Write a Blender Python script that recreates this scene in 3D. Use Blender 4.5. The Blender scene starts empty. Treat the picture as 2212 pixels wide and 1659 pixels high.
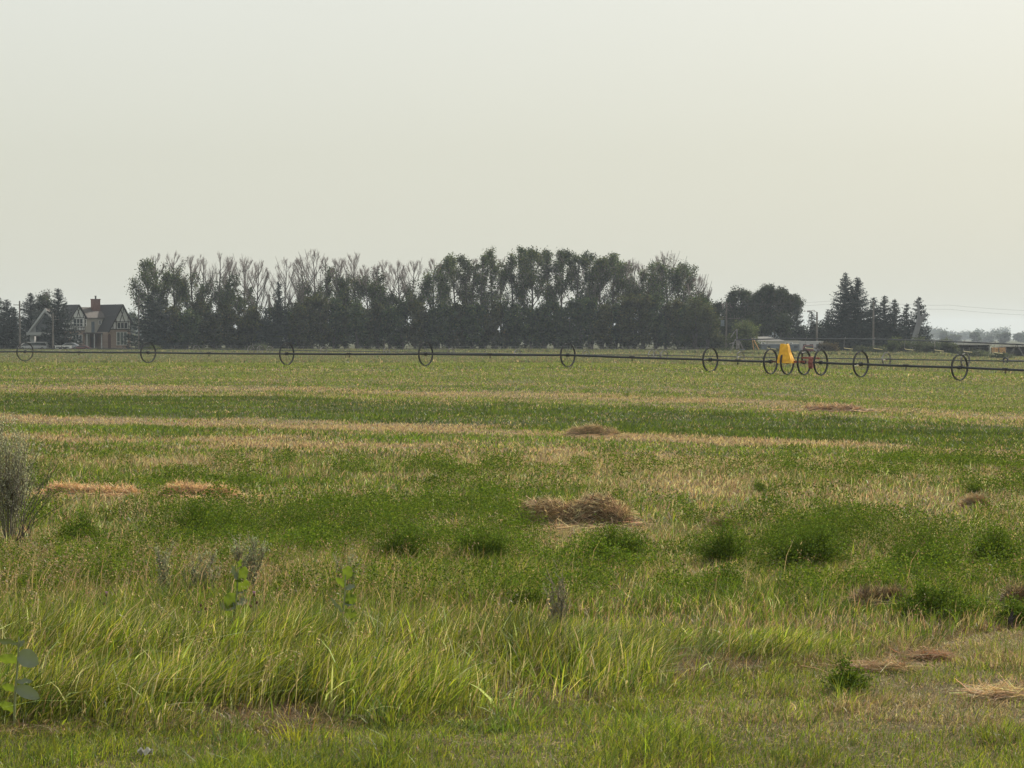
import bpy, math, random
import numpy as np
from mathutils import Vector
random.seed(7)
RNG = np.random.default_rng(11)
C = bpy.context.scene.collection
R = math.radians
sc = bpy.context.scene

# ------------------------------------------------------------------ camera
CAM_H = 2.55          # eye height over the mown verge
F = 4880.0            # focal length in units of 1/2212 of the picture width
HOR = 725.0           # horizon row in the same units
cam = bpy.data.objects.new('camera', bpy.data.cameras.new('camera'))
C.objects.link(cam)
cam.data.sensor_width = 36.0
cam.data.lens = 36.0 * F / 2212.0
cam.data.clip_start = 0.5
cam.data.clip_end = 20000
cam.location = (0, 0, CAM_H)
cam.rotation_euler = (R(90) - math.atan((829.5 - HOR) / F), 0, 0)
sc.camera = cam

# ------------------------------------------------------------------ sky and sun
SUN_AZ, SUN_EL = R(38), R(38)
S = Vector((math.sin(SUN_AZ) * math.cos(SUN_EL), math.cos(SUN_AZ) * math.cos(SUN_EL), math.sin(SUN_EL)))
world = bpy.data.worlds.new('World')
sc.world = world
world.use_nodes = True
wn, wl = world.node_tree.nodes, world.node_tree.links
wn.clear()
sky = wn.new('ShaderNodeTexSky'); sky.sky_type = 'NISHITA'; sky.sun_disc = False
sky.sun_elevation = SUN_EL; sky.sun_rotation = SUN_AZ
sky.air_density = 1.0; sky.dust_density = 5.0; sky.ozone_density = 1.0
bgs = wn.new('ShaderNodeBackground'); bgs.inputs[1].default_value = 0.05
smx = wn.new('ShaderNodeMix'); smx.data_type = 'RGBA'; smx.inputs[0].default_value = .72
wl.new(sky.outputs[0], smx.inputs[6]); smx.inputs[7].default_value = (6.6, 6.5, 5.6, 1)       # half veiled by smoke
wl.new(smx.outputs[2], bgs.inputs[0])
# thick smoke haze over the blue: a milky veil that brightens upward and towards the sun
tc = wn.new('ShaderNodeTexCoord')
sep = wn.new('ShaderNodeSeparateXYZ'); wl.new(tc.outputs['Generated'], sep.inputs[0])
ramp = wn.new('ShaderNodeValToRGB')
els = ramp.color_ramp.elements
els[0].position = 0.0; els[0].color = (0.60, 0.62, 0.53, 1)
els[1].position = 0.22; els[1].color = (0.85, 0.89, 0.86, 1)
e = els.new(0.08); e.color = (0.60, 0.625, 0.54, 1)
e = els.new(1.0); e.color = (0.60, 0.65, 0.66, 1)
wl.new(sep.outputs[2], ramp.inputs[0])
dot = wn.new('ShaderNodeVectorMath'); dot.operation = 'DOT_PRODUCT'
wl.new(tc.outputs['Generated'], dot.inputs[0]); dot.inputs[1].default_value = S
mr = wn.new('ShaderNodeMapRange'); mr.inputs[1].default_value = 0.5; mr.inputs[2].default_value = 1.0
mr.inputs[3].default_value = 0.0; mr.inputs[4].default_value = 0.02
wl.new(dot.outputs['Value'], mr.inputs[0])
pw = wn.new('ShaderNodeMath'); pw.operation = 'POWER'; pw.inputs[1].default_value = 1.6
wl.new(mr.outputs[0], pw.inputs[0])
veil = wn.new('ShaderNodeBackground')
smk = wn.new('ShaderNodeTexNoise'); smk.inputs['Scale'].default_value = 2.2; smk.inputs['Detail'].default_value = 4
smp = wn.new('ShaderNodeMapping'); smp.inputs['Scale'].default_value = (1, 1, 5); smp.inputs['Rotation'].default_value = (.12, .1, 0)
wl.new(tc.outputs['Generated'], smp.inputs[0]); wl.new(smp.outputs[0], smk.inputs['Vector'])
smr = wn.new('ShaderNodeMapRange'); smr.inputs[3].default_value = .395; smr.inputs[4].default_value = .425; wl.new(smk.outputs['Fac'], smr.inputs[0])
wl.new(ramp.outputs[0], veil.inputs[0]); wl.new(smr.outputs[0], veil.inputs[1])
glow = wn.new('ShaderNodeBackground'); glow.inputs[0].default_value = (1.0, 0.99, 0.90, 1)
wl.new(pw.outputs[0], glow.inputs[1])
ad1 = wn.new('ShaderNodeAddShader'); ad2 = wn.new('ShaderNodeAddShader')
wout = wn.new('ShaderNodeOutputWorld')
wl.new(bgs.outputs[0], ad1.inputs[0]); wl.new(veil.outputs[0], ad1.inputs[1])
wl.new(ad1.outputs[0], ad2.inputs[0]); wl.new(glow.outputs[0], ad2.inputs[1])
wl.new(ad2.outputs[0], wout.inputs[0])

sun = bpy.data.lights.new('sun', 'SUN'); sun.energy = 5.0; sun.angle = R(0.6); sun.color = (1.0, 0.93, 0.80)
suno = bpy.data.objects.new('sun', sun); C.objects.link(suno)
suno.rotation_euler = (-S).to_track_quat('-Z', 'Y').to_euler()
suno.location = (30, 60, 50)

sc.view_settings.view_transform = 'Standard'
sc.view_settings.look = 'None'
sc.view_settings.exposure = 0.35
sc.view_settings.gamma = 1.0
sc.cycles.use_denoising = True
sc.cycles.max_bounces = 6
sc.cycles.diffuse_bounces = 3
sc.cycles.transmission_bounces = 4
sc.cycles.transparent_max_bounces = 8
sc.cycles.volume_bounces = 0
sc.cycles.caustics_reflective = False
sc.cycles.caustics_refractive = False

# ------------------------------------------------------------------ helpers
def tag(o, label=None, cat=None, group=None, kind=None):
    if label: o['label'] = label
    if cat: o['category'] = cat
    if group: o['group'] = group
    if kind: o['kind'] = kind
    return o

def thing(name, label, cat, loc=(0, 0, 0), rz=0.0, group=None):
    o = bpy.data.objects.new(name, None); C.objects.link(o)
    o.empty_display_size = 0.3
    o.location = loc; o.rotation_euler = (0, 0, rz)
    return tag(o, label, cat, group)

def smooth(t):
    t = np.clip(t, 0, 1); return t * t * (3 - 2 * t)

GD = [0, 30, 60, 100, 142, 180, 250, 330, 400, 440, 520, 800, 3000, 6000]
GZ = [0, 0, .05, .25, .62, .28, -.35, -.90, -.72, -.42, -.4, -1.0, -2.0, -3.0]
AD = [0, 40, 60, 130, 200, 440, 800]
AZ = [0, 0, .13, .6, 1.0, .85, .8]
def ground(x, y):
    x = np.asarray(x, float); y = np.maximum(np.asarray(y, float), 1.0)
    az = x / np.maximum(y, 13.0)
    return np.interp(y, GD, GZ) - smooth((az - 0.015) / 0.26) * np.interp(y, AD, AZ) * 1.12
def g(x, y): return float(ground(x, y))
def X(px, D): return (px - 1106.0) / F * D
def Z(py, D): return CAM_H + (HOR - py) / F * D
def at(px, py, D): return (X(px, D), D, Z(py, D))

def vnoise(x, y, s, seed=0):
    x = np.asarray(x) / s; y = np.asarray(y) / s
    xi = np.floor(x).astype(np.int64); yi = np.floor(y).astype(np.int64)
    fx = x - xi; fy = y - yi; fx = fx * fx * (3 - 2 * fx); fy = fy * fy * (3 - 2 * fy)
    def h(a, b):
        n = (a * 374761393 + b * 668265263 + seed * 144269504) & 0x7fffffff
        n = ((n ^ (n >> 13)) * 1274126177) & 0x7fffffff
        return ((n ^ (n >> 16)) & 0xffff) / 65535.0
    return (h(xi, yi) * (1 - fx) + h(xi + 1, yi) * fx) * (1 - fy) + (h(xi, yi + 1) * (1 - fx) + h(xi + 1, yi + 1) * fx) * fy
def fbm(x, y, s, seed=0):
    return (vnoise(x, y, s, seed) + .5 * vnoise(x, y, s / 2.1, seed + 1) + .25 * vnoise(x, y, s / 4.3, seed + 2)) / 1.75

class MB:
    """collects boxes, prisms, rods and leaf quads; build() links them as one mesh object"""
    def __init__(s): s.v = []; s.f = []; s.chunks = []
    def add(s, vs, fs):
        n = len(s.v); s.v += [tuple(p) for p in vs]; s.f += [tuple(n + i for i in f) for f in fs]
    def box(s, x0, x1, y0, y1, z0, z1):
        s.add([(x0, y0, z0), (x1, y0, z0), (x1, y1, z0), (x0, y1, z0), (x0, y0, z1), (x1, y0, z1), (x1, y1, z1), (x0, y1, z1)],
              [(0, 3, 2, 1), (4, 5, 6, 7), (0, 1, 5, 4), (1, 2, 6, 5), (2, 3, 7, 6), (3, 0, 4, 7)])
    def prism(s, poly, ext):
        n = len(poly); e = Vector(ext)
        vs = [tuple(p) for p in poly] + [tuple(Vector(p) + e) for p in poly]
        s.add(vs, [tuple(range(n))[::-1], tuple(range(n, 2 * n))] + [(i, (i + 1) % n, n + (i + 1) % n, n + i) for i in range(n)])
    def rod(s, pts, rad, sides=6, cap=True):
        pts = [Vector(p) for p in pts]
        if not isinstance(rad, (list, tuple)): rad = [rad] * len(pts)
        n0 = len(s.v); up = Vector((0.13, 0.31, 0.94)).normalized(); rings = []
        for i, p in enumerate(pts):
            d = (pts[min(i + 1, len(pts) - 1)] - pts[max(i - 1, 0)]).normalized()
            a = d.cross(up)
            if a.length < .05: a = d.cross(Vector((1, 0, 0)))
            a.normalize(); b = d.cross(a)
            rings.append([p + (a * math.cos(2 * math.pi * k / sides) + b * math.sin(2 * math.pi * k / sides)) * rad[i] for k in range(sides)])
        vs = [q for r_ in rings for q in r_]; fs = []
        for i in range(len(pts) - 1):
            for k in range(sides):
                fs.append((i * sides + k, i * sides + (k + 1) % sides, (i + 1) * sides + (k + 1) % sides, (i + 1) * sides + k))
        if cap: fs += [tuple(range(sides))[::-1], tuple((len(pts) - 1) * sides + k for k in range(sides))]
        s.add(vs, fs)
    def ring(s, r, w, t, n=40):            # a flat steel band, axis along x
        vs = []
        for k in range(n):
            a = 2 * math.pi * k / n; c_, s_ = math.cos(a), math.sin(a)
            for (rr, xx) in ((r, -w / 2), (r, w / 2), (r - t, w / 2), (r - t, -w / 2)):
                vs.append((xx, rr * c_, rr * s_))
        fs = []
        for k in range(n):
            a, b = 4 * k, 4 * ((k + 1) % n)
            for j in range(4): fs.append((a + j, a + (j + 1) % 4, b + (j + 1) % 4, b + j))
        s.add(vs, fs)
    def build(s, name, m, parent=None, loc=None):
        me = bpy.data.meshes.new(name); me.from_pydata(s.v, [], s.f); me.update()
        o = bpy.data.objects.new(name, me); C.objects.link(o)
        if m: me.materials.append(m)
        if parent: o.parent = parent
        if loc is not None: o.location = loc
        return o

def fast_mesh(name, verts, faces_idx, sizes, m, col=None, parent=None):
    """verts (N,3); faces_idx flat loop indices; sizes per face"""
    me = bpy.data.meshes.new(name)
    verts = np.ascontiguousarray(verts, np.float32); faces_idx = np.ascontiguousarray(faces_idx, np.int32)
    sizes = np.asarray(sizes, np.int32)
    me.vertices.add(len(verts)); me.vertices.foreach_set('co', verts.ravel())
    me.loops.add(len(faces_idx)); me.loops.foreach_set('vertex_index', faces_idx)
    st = np.concatenate([[0], np.cumsum(sizes)[:-1]]).astype(np.int32)
    me.polygons.add(len(sizes)); me.polygons.foreach_set('loop_start', st)
    try: me.polygons.foreach_set('loop_total', sizes)
    except Exception: pass
    if col is not None:
        at_ = me.attributes.new('Col', 'FLOAT_COLOR', 'POINT')
        c4 = np.ones((len(verts), 4), np.float32); c4[:, :3] = col; at_.data.foreach_set('color', c4.ravel())
    me.update(calc_edges=True); me.validate()
    if m: me.materials.append(m)
    o = bpy.data.objects.new(name, me); C.objects.link(o)
    if parent: o.parent = parent
    return o

def blade_arrays(P, h, w, lean, col, segs=3, rng=RNG, yaw=None):
    """grass blades: P (N,3) base, h (N,), w (N,), lean (N,2) tip offset as a share of height"""
    N = len(P); a = rng.uniform(0, 2 * np.pi, N) if yaw is None else yaw
    wd = np.stack([np.cos(a), np.sin(a), np.zeros(N)], 1)
    ts = {1: [0, 1], 2: [0, .55, 1], 3: [0, .38, .74, 1]}[segs]
    rows = []
    ln = np.linalg.norm(lean, axis=1)
    for t in ts:
        up = h * t * (1 - .32 * np.minimum(ln, 1.6) * t)
        p = P + np.stack([lean[:, 0] * h * t * t, lean[:, 1] * h * t * t, up], 1)
        if t < 1:
            ww = (w * (1 - .45 * t))[:, None] * wd * .5
            rows += [p - ww, p + ww]
        else: rows += [p]
    nv = len(rows); V = np.stack(rows, 1).reshape(-1, 3)
    base = (np.arange(N) * nv)[:, None]
    quads = [[2 * k, 2 * k + 1, 2 * k + 3, 2 * k + 2] for k in range(segs - 1)]
    tri = [2 * (segs - 1), 2 * (segs - 1) + 1, nv - 1]
    flat = sum(quads, []) + tri
    idx = (base + np.array(flat)[None, :]).ravel()
    sizes = np.tile(np.array([4] * (segs - 1) + [3]), N)
    cc = np.repeat(col, nv, axis=0)
    return V, idx, sizes, cc

def quad_arrays(P, size, col, rng=RNG, flat=0.0, aspect=.62, droop=None):
    """leaf-shaped faces with random turns: P (N,3), size (N,)"""
    N = len(P)
    d1 = rng.normal(size=(N, 3)); d1[:, 2] *= (1 - flat)
    if droop is not None: d1 = d1 + droop
    d1 /= np.linalg.norm(d1, axis=1)[:, None] + 1e-9
    d2 = rng.normal(size=(N, 3)); d2 -= (d2 * d1).sum(1)[:, None] * d1; d2 /= np.linalg.norm(d2, axis=1)[:, None] + 1e-9
    s = size[:, None]
    V = np.stack([P - d1 * s * .5, P + d2 * s * aspect * .5, P + d1 * s * .5, P - d2 * s * aspect * .5], 1).reshape(-1, 3)
    idx = (np.arange(N)[:, None] * 4 + np.array([0, 1, 2, 3])[None, :]).ravel()
    return V, idx, np.full(N, 4), np.repeat(col, 4, axis=0)

def seg_arrays(P0, P1, r0, r1, col=None):
    """three-sided tapering twigs, all at once"""
    P0 = np.asarray(P0, float); P1 = np.asarray(P1, float); r0 = np.asarray(r0)[:, None]; r1 = np.asarray(r1)[:, None]
    N = len(P0); d = P1 - P0; d /= np.linalg.norm(d, axis=1)[:, None] + 1e-9
    a = np.cross(d, np.array([.3, .2, .93])); a /= np.linalg.norm(a, axis=1)[:, None] + 1e-9
    b = np.cross(d, a); rows = []
    for (P, r) in ((P0, r0), (P1, r1)):
        for k in range(3):
            th = 2 * np.pi * k / 3; rows.append(P + (a * np.cos(th) + b * np.sin(th)) * r)
    V = np.stack(rows, 1).reshape(-1, 3)
    flat = [0, 1, 4, 3, 1, 2, 5, 4, 2, 0, 3, 5]
    idx = (np.arange(N)[:, None] * 6 + np.array(flat)[None, :]).ravel()
    cc = None if col is None else np.repeat(col, 6, axis=0)
    return V, idx, np.full(N * 3, 4), cc

def merge(parts):
    V, I, Sz, Cc, n = [], [], [], [], 0
    for (v, i, s, c) in parts:
        V.append(v); I.append(i + n); Sz.append(s); Cc.append(c if c is not None else np.ones((len(v), 3)) * .1); n += len(v)
    return np.concatenate(V), np.concatenate(I), np.concatenate(Sz), np.concatenate(Cc)

# ------------------------------------------------------------------ materials
def mat(name, col, rough=.7, metal=0, noise=None, scale=6., bump=0., spec=.4):
    m = bpy.data.materials.new(name); m.use_nodes = True
    nt = m.node_tree; b = nt.nodes['Principled BSDF']
    b.inputs['Roughness'].default_value = rough; b.inputs['Metallic'].default_value = metal
    b.inputs['Specular IOR Level'].default_value = spec
    b.inputs['Base Color'].default_value = (*col, 1)
    if noise:
        t = nt.nodes.new('ShaderNodeTexCoord'); n = nt.nodes.new('ShaderNodeTexNoise')
        n.inputs['Scale'].default_value = scale; n.inputs['Detail'].default_value = 5
        nt.links.new(t.outputs['Object'], n.inputs['Vector'])
        r_ = nt.nodes.new('ShaderNodeValToRGB')
        r_.color_ramp.elements[0].position = .3; r_.color_ramp.elements[1].position = .7
        r_.color_ramp.elements[0].color = (*noise, 1); r_.color_ramp.elements[1].color = (*col, 1)
        nt.links.new(n.outputs['Fac'], r_.inputs[0]); nt.links.new(r_.outputs[0], b.inputs['Base Color'])
        if bump:
            bp = nt.nodes.new('ShaderNodeBump'); bp.inputs['Strength'].default_value = bump; bp.inputs['Distance'].default_value = .02
            nt.links.new(n.outputs['Fac'], bp.inputs['Height']); nt.links.new(bp.outputs[0], b.inputs['Normal'])
    return m

def leaf_mat(name, trans=.45, gloss=.05, gain=1.0, lift=1.0, rough=.45, blue=.75):
    """thin leaves: light comes through them; colour per blade from the mesh"""
    m = bpy.data.materials.new(name); m.use_nodes = True; nt = m.node_tree; n = nt.nodes; l = nt.links; n.clear()
    a = n.new('ShaderNodeAttribute'); a.attribute_name = 'Col'
    mu = n.new('ShaderNodeVectorMath'); mu.operation = 'MULTIPLY'; mu.inputs[1].default_value = (gain * lift * 1.15, gain * lift * 1.15, gain * lift * blue)
    l.new(a.outputs['Color'], mu.inputs[0])
    lf = n.new('ShaderNodeVectorMath'); lf.operation = 'SCALE'; lf.inputs['Scale'].default_value = lift; l.new(a.outputs['Color'], lf.inputs[0])
    d = n.new('ShaderNodeBsdfDiffuse'); t = n.new('ShaderNodeBsdfTranslucent'); gl = n.new('ShaderNodeBsdfGlossy')
    gl.inputs['Roughness'].default_value = rough; gl.inputs['Color'].default_value = (.9, .95, 1, 1)
    l.new(lf.outputs[0], d.inputs[0]); l.new(mu.outputs[0], t.inputs[0])
    m1 = n.new('ShaderNodeMixShader'); m1.inputs[0].default_value = trans
    m2 = n.new('ShaderNodeMixShader'); m2.inputs[0].default_value = gloss
    l.new(d.outputs[0], m1.inputs[1]); l.new(t.outputs[0], m1.inputs[2])
    l.new(m1.outputs[0], m2.inputs[1]); l.new(gl.outputs[0], m2.inputs[2])
    o = n.new('ShaderNodeOutputMaterial'); l.new(m2.outputs[0], o.inputs[0]); return m

M = {}
M['grass'] = leaf_mat('grass_blades', .42, .02, 1.35, 1.30)
M['leaf'] = leaf_mat('tree_leaves', .3, .008, 1.0)
M['needle'] = leaf_mat('spruce_needles', .08, .02, .8)
M['alfalfa'] = leaf_mat('alfalfa_leaves', .28, .004, 1.4, 1.22)
M['broad'] = leaf_mat('milkweed_leaves', .5, .04, 1.2)
M['sage'] = leaf_mat('sage_leaves', .3, .01, 1.2, 1.0)
M['straw'] = leaf_mat('straw_stalks', .46, .03, 1.2, 1.2, blue=1.0)
M['bark'] = mat('bark', (.10, .085, .07), .9, noise=(.055, .048, .042), scale=3)
M['twig'] = mat('bare_twigs', (.27, .225, .205), .9, noise=(.17, .14, .13), scale=2)
M['deadwood'] = mat('grey_deadwood', (.20, .205, .21), .85, noise=(.18, .18, .19), scale=1.2)
M['steel'] = mat('dark_galvanised_steel', (.022, .024, .028), .45, .3, noise=(.035, .03, .028), scale=5)
M['pipe'] = mat('weathered_pipe', (.028, .033, .042), .5, .4, noise=(.05, .05, .055), scale=.8)
M['fargalv'] = mat('pale_galvanised_steel', (.34, .32, .31), .5, .4, noise=(.09, .07, .06), scale=2)
M['red'] = mat('faded_red_paint', (.22, .045, .035), .5, noise=(.30, .10, .07), scale=6)
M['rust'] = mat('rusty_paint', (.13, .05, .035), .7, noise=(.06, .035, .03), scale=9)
M['yellow'] = mat('yellow_canvas', (.96, .55, .03), .55, noise=(.70, .31, .01), scale=5, bump=.5)
M['dark'] = mat('bay_shade', (.012, .013, .016), .9)
M['glass'] = mat('window_glass', (.05, .06, .065), .12, spec=.8)
M['curtain'] = mat('curtained_glass', (.14, .17, .16), .3, noise=(.08, .10, .10), scale=2.5)
M['white'] = mat('white_paint', (.82, .82, .80), .5, noise=(.5, .5, .48), scale=3)
M['timber'] = mat('dark_timber', (.035, .028, .026), .8)
M['stucco'] = mat('white_stucco', (.82, .82, .79), .9, noise=(.70, .70, .68), scale=1.5)
M['beige'] = mat('beige_stucco', (.42, .40, .34), .9, noise=(.36, .34, .30), scale=1.5)
M['greywall'] = mat('grey_siding', (.42, .43, .42), .85, noise=(.36, .37, .36), scale=1.5)
M['panel'] = mat('grey_gable_cladding', (.13, .14, .15), .9, noise=(.10, .11, .12), scale=2)
M['barge'] = mat('pale_grey_boards', (.46, .47, .46), .8)
M['shingle'] = mat('dark_shingles', (.030, .031, .036), .9, noise=(.045, .043, .044), scale=4)
M['brownroof'] = mat('brown_shingles', (.12, .105, .095), .9, noise=(.085, .075, .07), scale=4)
M['paleroof'] = mat('pale_shingles', (.22, .215, .20), .9, noise=(.15, .145, .14), scale=4)
M['pole'] = mat('weathered_pole', (.17, .15, .13), .9, noise=(.10, .09, .08), scale=2)
M['wire'] = mat('wire', (.08, .08, .085), .6)
M['concrete'] = mat('concrete', (.30, .28, .26), .9, noise=(.20, .19, .18), scale=2)
M['plank'] = mat('fresh_planks', (.74, .42, .16), .8, noise=(.40, .22, .10), scale=3)
M['oldplank'] = mat('old_planks', (.09, .085, .08), .9, noise=(.06, .058, .055), scale=3)
M['metalroof'] = mat('pale_metal_roof', (.55, .54, .50), .5, .1, noise=(.4, .38, .35), scale=1)
M['car_white'] = mat('white_car_paint', (.42, .42, .42), .3, spec=.6)
M['car_silver'] = mat('silver_car_paint', (.32, .34, .37), .3, .4)
M['car_red'] = mat('dull_red_paint', (.16, .035, .035), .4)
M['tyre'] = mat('rubber', (.02, .02, .02), .9)
M['pinkflower'] = mat('thistle_flower', (.48, .25, .40), .9)
M['drybrown'] = mat('dry_seed_head', (.10, .05, .03), .95)
M['bluegrey'] = mat('blue_grey_cladding', (.16, .19, .22), .6, noise=(.10, .12, .14), scale=1)
M['hose'] = mat('yellow_hose', (.55, .47, .22), .6)

def brick_mat():
    m = bpy.data.materials.new('brickwork'); m.use_nodes = True; nt = m.node_tree; b = nt.nodes['Principled BSDF']
    t = nt.nodes.new('ShaderNodeTexCoord'); br = nt.nodes.new('ShaderNodeTexBrick')
    mp = nt.nodes.new('ShaderNodeMapping'); mp.inputs['Rotation'].default_value = (R(90), 0, 0)
    nt.links.new(t.outputs['Object'], mp.inputs[0]); nt.links.new(mp.outputs[0], br.inputs['Vector'])
    br.inputs['Color1'].default_value = (.36, .26, .20, 1); br.inputs['Color2'].default_value = (.27, .19, .15, 1)
    br.inputs['Mortar'].default_value = (.27, .24, .21, 1); br.inputs['Scale'].default_value = 1.6
    nt.links.new(br.outputs['Color'], b.inputs['Base Color']); b.inputs['Roughness'].default_value = .9
    return m
M['brick'] = brick_mat()
M['redbrick'] = mat('red_chimney_brick', (.22, .115, .095), .9, noise=(.15, .085, .07), scale=5)

# ------------------------------------------------------------------ how dry the field is across its mown rows
UB = [0, 22, 28, 31, 36, 39, 42, 47, 48.5, 50, 52, 55, 56.5, 60, 61.5, 70, 78, 80, 84, 88, 92, 96, 100, 104, 110, 125, 140, 150, 170, 300]
UD = [.42, .42, .40, .32, .38, .60, .66, .54, .80, .74, .30, .34, .88, .86, .10, .07, .12, .62, .46, .92, .86, .34, .22, .60, .26, .40, .22, .36, .40, .45]
def ucoord(x, y): return y + .8 * x + .013 * np.minimum(np.abs(x), 40) ** 2
def dryness(x, y):
    u = ucoord(x, y) + 5.0 * (fbm(x, y, 11, 3) - .5) + 3.4 * (vnoise(x, y, 2.6, 5) - .5)
    d = np.interp(u, UB, UD)
    return np.clip(d + .95 * (fbm(x, y, 3.0, 8) - .5) * (1 - .45 * (u > 60)) + .35 * (vnoise(x, y, .9, 9) - .5), 0, 1)

def soil_material():
    m = bpy.data.materials.new('field_ground'); m.use_nodes = True; nt = m.node_tree; n = nt.nodes; l = nt.links
    b = n['Principled BSDF']; b.inputs['Roughness'].default_value = 1; b.inputs['Specular IOR Level'].default_value = .1
    geo = n.new('ShaderNodeNewGeometry'); sp = n.new('ShaderNodeSeparateXYZ'); l.new(geo.outputs['Position'], sp.inputs[0])
    def math_(op, a, b_, c=None):
        q = n.new('ShaderNodeMath'); q.operation = op
        for i, vv in enumerate((a, b_, c)):
            if vv is None: continue
            if isinstance(vv, (int, float)): q.inputs[i].default_value = vv
            else: l.new(vv, q.inputs[i])
        return q.outputs[0]
    ax = math_('MINIMUM', math_('ABSOLUTE', sp.outputs[0], 0), 40.0)
    u = math_('ADD', math_('MULTIPLY_ADD', sp.outputs[0], .8, sp.outputs[1]), math_('MULTIPLY', math_('MULTIPLY', ax, ax), .013))
    nz = n.new('ShaderNodeTexNoise'); nz.inputs['Scale'].default_value = .25; nz.inputs['Detail'].default_value = 4
    l.new(geo.outputs['Position'], nz.inputs['Vector'])
    u2 = math_('ADD', u, math_('MULTIPLY', math_('SUBTRACT', nz.outputs['Fac'], .5), 9.0))
    r_ = n.new('ShaderNodeValToRGB'); cr = r_.color_ramp; cr.interpolation = 'LINEAR'
    stops = [(0, .5), (22, .45), (31, .3), (36, .35), (42, .6), (49, .75), (53, .3), (57, .88), (60, .84), (62, .1), (78, .1), (81, .6), (90, .7), (97, .25), (104, .45), (112, .25), (125, .4), (141, .22), (160, .3), (200, .12)]
    gcol = np.array([.036, .046, .014]); dcol = np.array([.17, .125, .075])
    while len(cr.elements) > 1: cr.elements.remove(cr.elements[0])
    for i, (uu, dd) in enumerate(stops):
        e_ = cr.elements[0] if i == 0 else cr.elements.new(uu / 200.0)
        e_.position = uu / 200.0; c_ = gcol * (1 - dd) + dcol * dd; e_.color = (*c_, 1)
    l.new(math_('DIVIDE', u2, 200.0), r_.inputs[0])
    n2 = n.new('ShaderNodeTexNoise'); n2.inputs['Scale'].default_value = 1.7; n2.inputs['Detail'].default_value = 7; n2.inputs['Roughness'].default_value = .7
    l.new(geo.outputs['Position'], n2.inputs['Vector'])
    mrr = n.new('ShaderNodeMapRange'); mrr.inputs[1].default_value = .3; mrr.inputs[2].default_value = .7; mrr.inputs[3].default_value = .55; mrr.inputs[4].default_value = 1.35
    l.new(n2.outputs['Fac'], mrr.inputs[0])
    mx = n.new('ShaderNodeVectorMath'); mx.operation = 'SCALE'; l.new(r_.outputs[0], mx.inputs[0]); l.new(mrr.outputs[0], mx.inputs['Scale'])
    l.new(mx.outputs[0], b.inputs['Base Color'])
    return m
M['soil'] = soil_material()

# ------------------------------------------------------------------ ground sheet
def build_ground():
    ys = np.concatenate([np.linspace(-60, 10, 8), np.linspace(12, 60, 49), np.linspace(62, 200, 70), np.linspace(205, 560, 60), np.geomspace(600, 4400, 24)])
    xs0 = np.concatenate([np.linspace(0, 60, 61), np.geomspace(64, 4400, 40)])
    xs = np.concatenate([-xs0[::-1][:-1], xs0])
    XX, YY = np.meshgrid(xs, ys)
    ZZ = ground(XX, YY) + .05 * (fbm(XX, YY, 2.3, 21) - .5) * (YY > 22) * (YY < 200)
    V = np.stack([XX.ravel(), YY.ravel(), ZZ.ravel()], 1)
    nx, ny = len(xs), len(ys)
    i, j = np.meshgrid(np.arange(nx - 1), np.arange(ny - 1)); a = (j * nx + i).ravel()
    idx = np.stack([a, a + 1, a + nx + 1, a + nx], 1).ravel()
    o = fast_mesh('ground', V, idx, np.full(len(a), 4), M['soil'])
    o.data.polygons.foreach_set('use_smooth', np.ones(len(a), bool))
    tag(o, kind='structure')
build_ground()

# ------------------------------------------------------------------ grass and field growth
def wedge(d0, d1, dens, margin=1.13, rng=RNG):
    ht = lambda d: .2266 * d * margin + 1.4
    area = (ht(d0) + ht(d1)) * (d1 - d0); n = int(area * dens)
    u = rng.uniform(0, 1, int(n * 1.0)); a, b = ht(d0), ht(d1)
    y = d0 + (d1 - d0) * ((np.sqrt(a * a + u * (b * b - a * a)) - a) / (b - a))
    x = rng.uniform(-1, 1, len(y)) * ht(y)
    return x, y
EX = [-6, -3.3, 0, 1.33, 2.6, 4.5, 6]; EY = [14.1, 14.35, 14.95, 16.4, 18.0, 20.0, 21.3]
def mown_edge(x, y=None): return np.interp(x, EX, EY) + .35 * (vnoise(x, x * 0 + 3.3, .8, 41) - .5)
TX = [-6, 0, 1.5, 3.0, 4.5, 6]; TY = [18.7, 18.5, 18.4, 18.9, 20.2, 21.5]
def tall_edge(x): return np.interp(x, TX, TY)

def pick(cols, w, n, rng=RNG, jit=.22):
    cols = np.array(cols, float); k = rng.choice(len(cols), n, p=np.array(w) / sum(w))
    return np.clip(cols[k] * (1 + rng.normal(0, jit, (n, 1))) * (1 + rng.normal(0, .06, (n, 3))), .004, .8)
def base_pts(x, y, sink=.01): return np.stack([x, y, ground(x, y) - sink], 1)
def stuff(name, label, parts, m):
    v, i, s, c = merge(parts)
    o = fast_mesh(name, v, i, s, m, c)
    return tag(o, label, 'grass', kind='stuff')

LIME = (.150, .170, .018); GREEN = (.080, .116, .015); DEEP = (.040, .064, .011); STRAW = (.30, .25, .145); TAN = (.225, .17, .105)
PALE = (.32, .34, .20); BROWN = (.12, .072, .04); ALF = (.054, .088, .010); ALFL = (.098, .136, .017); PINKT = (.24, .165, .115)

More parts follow.
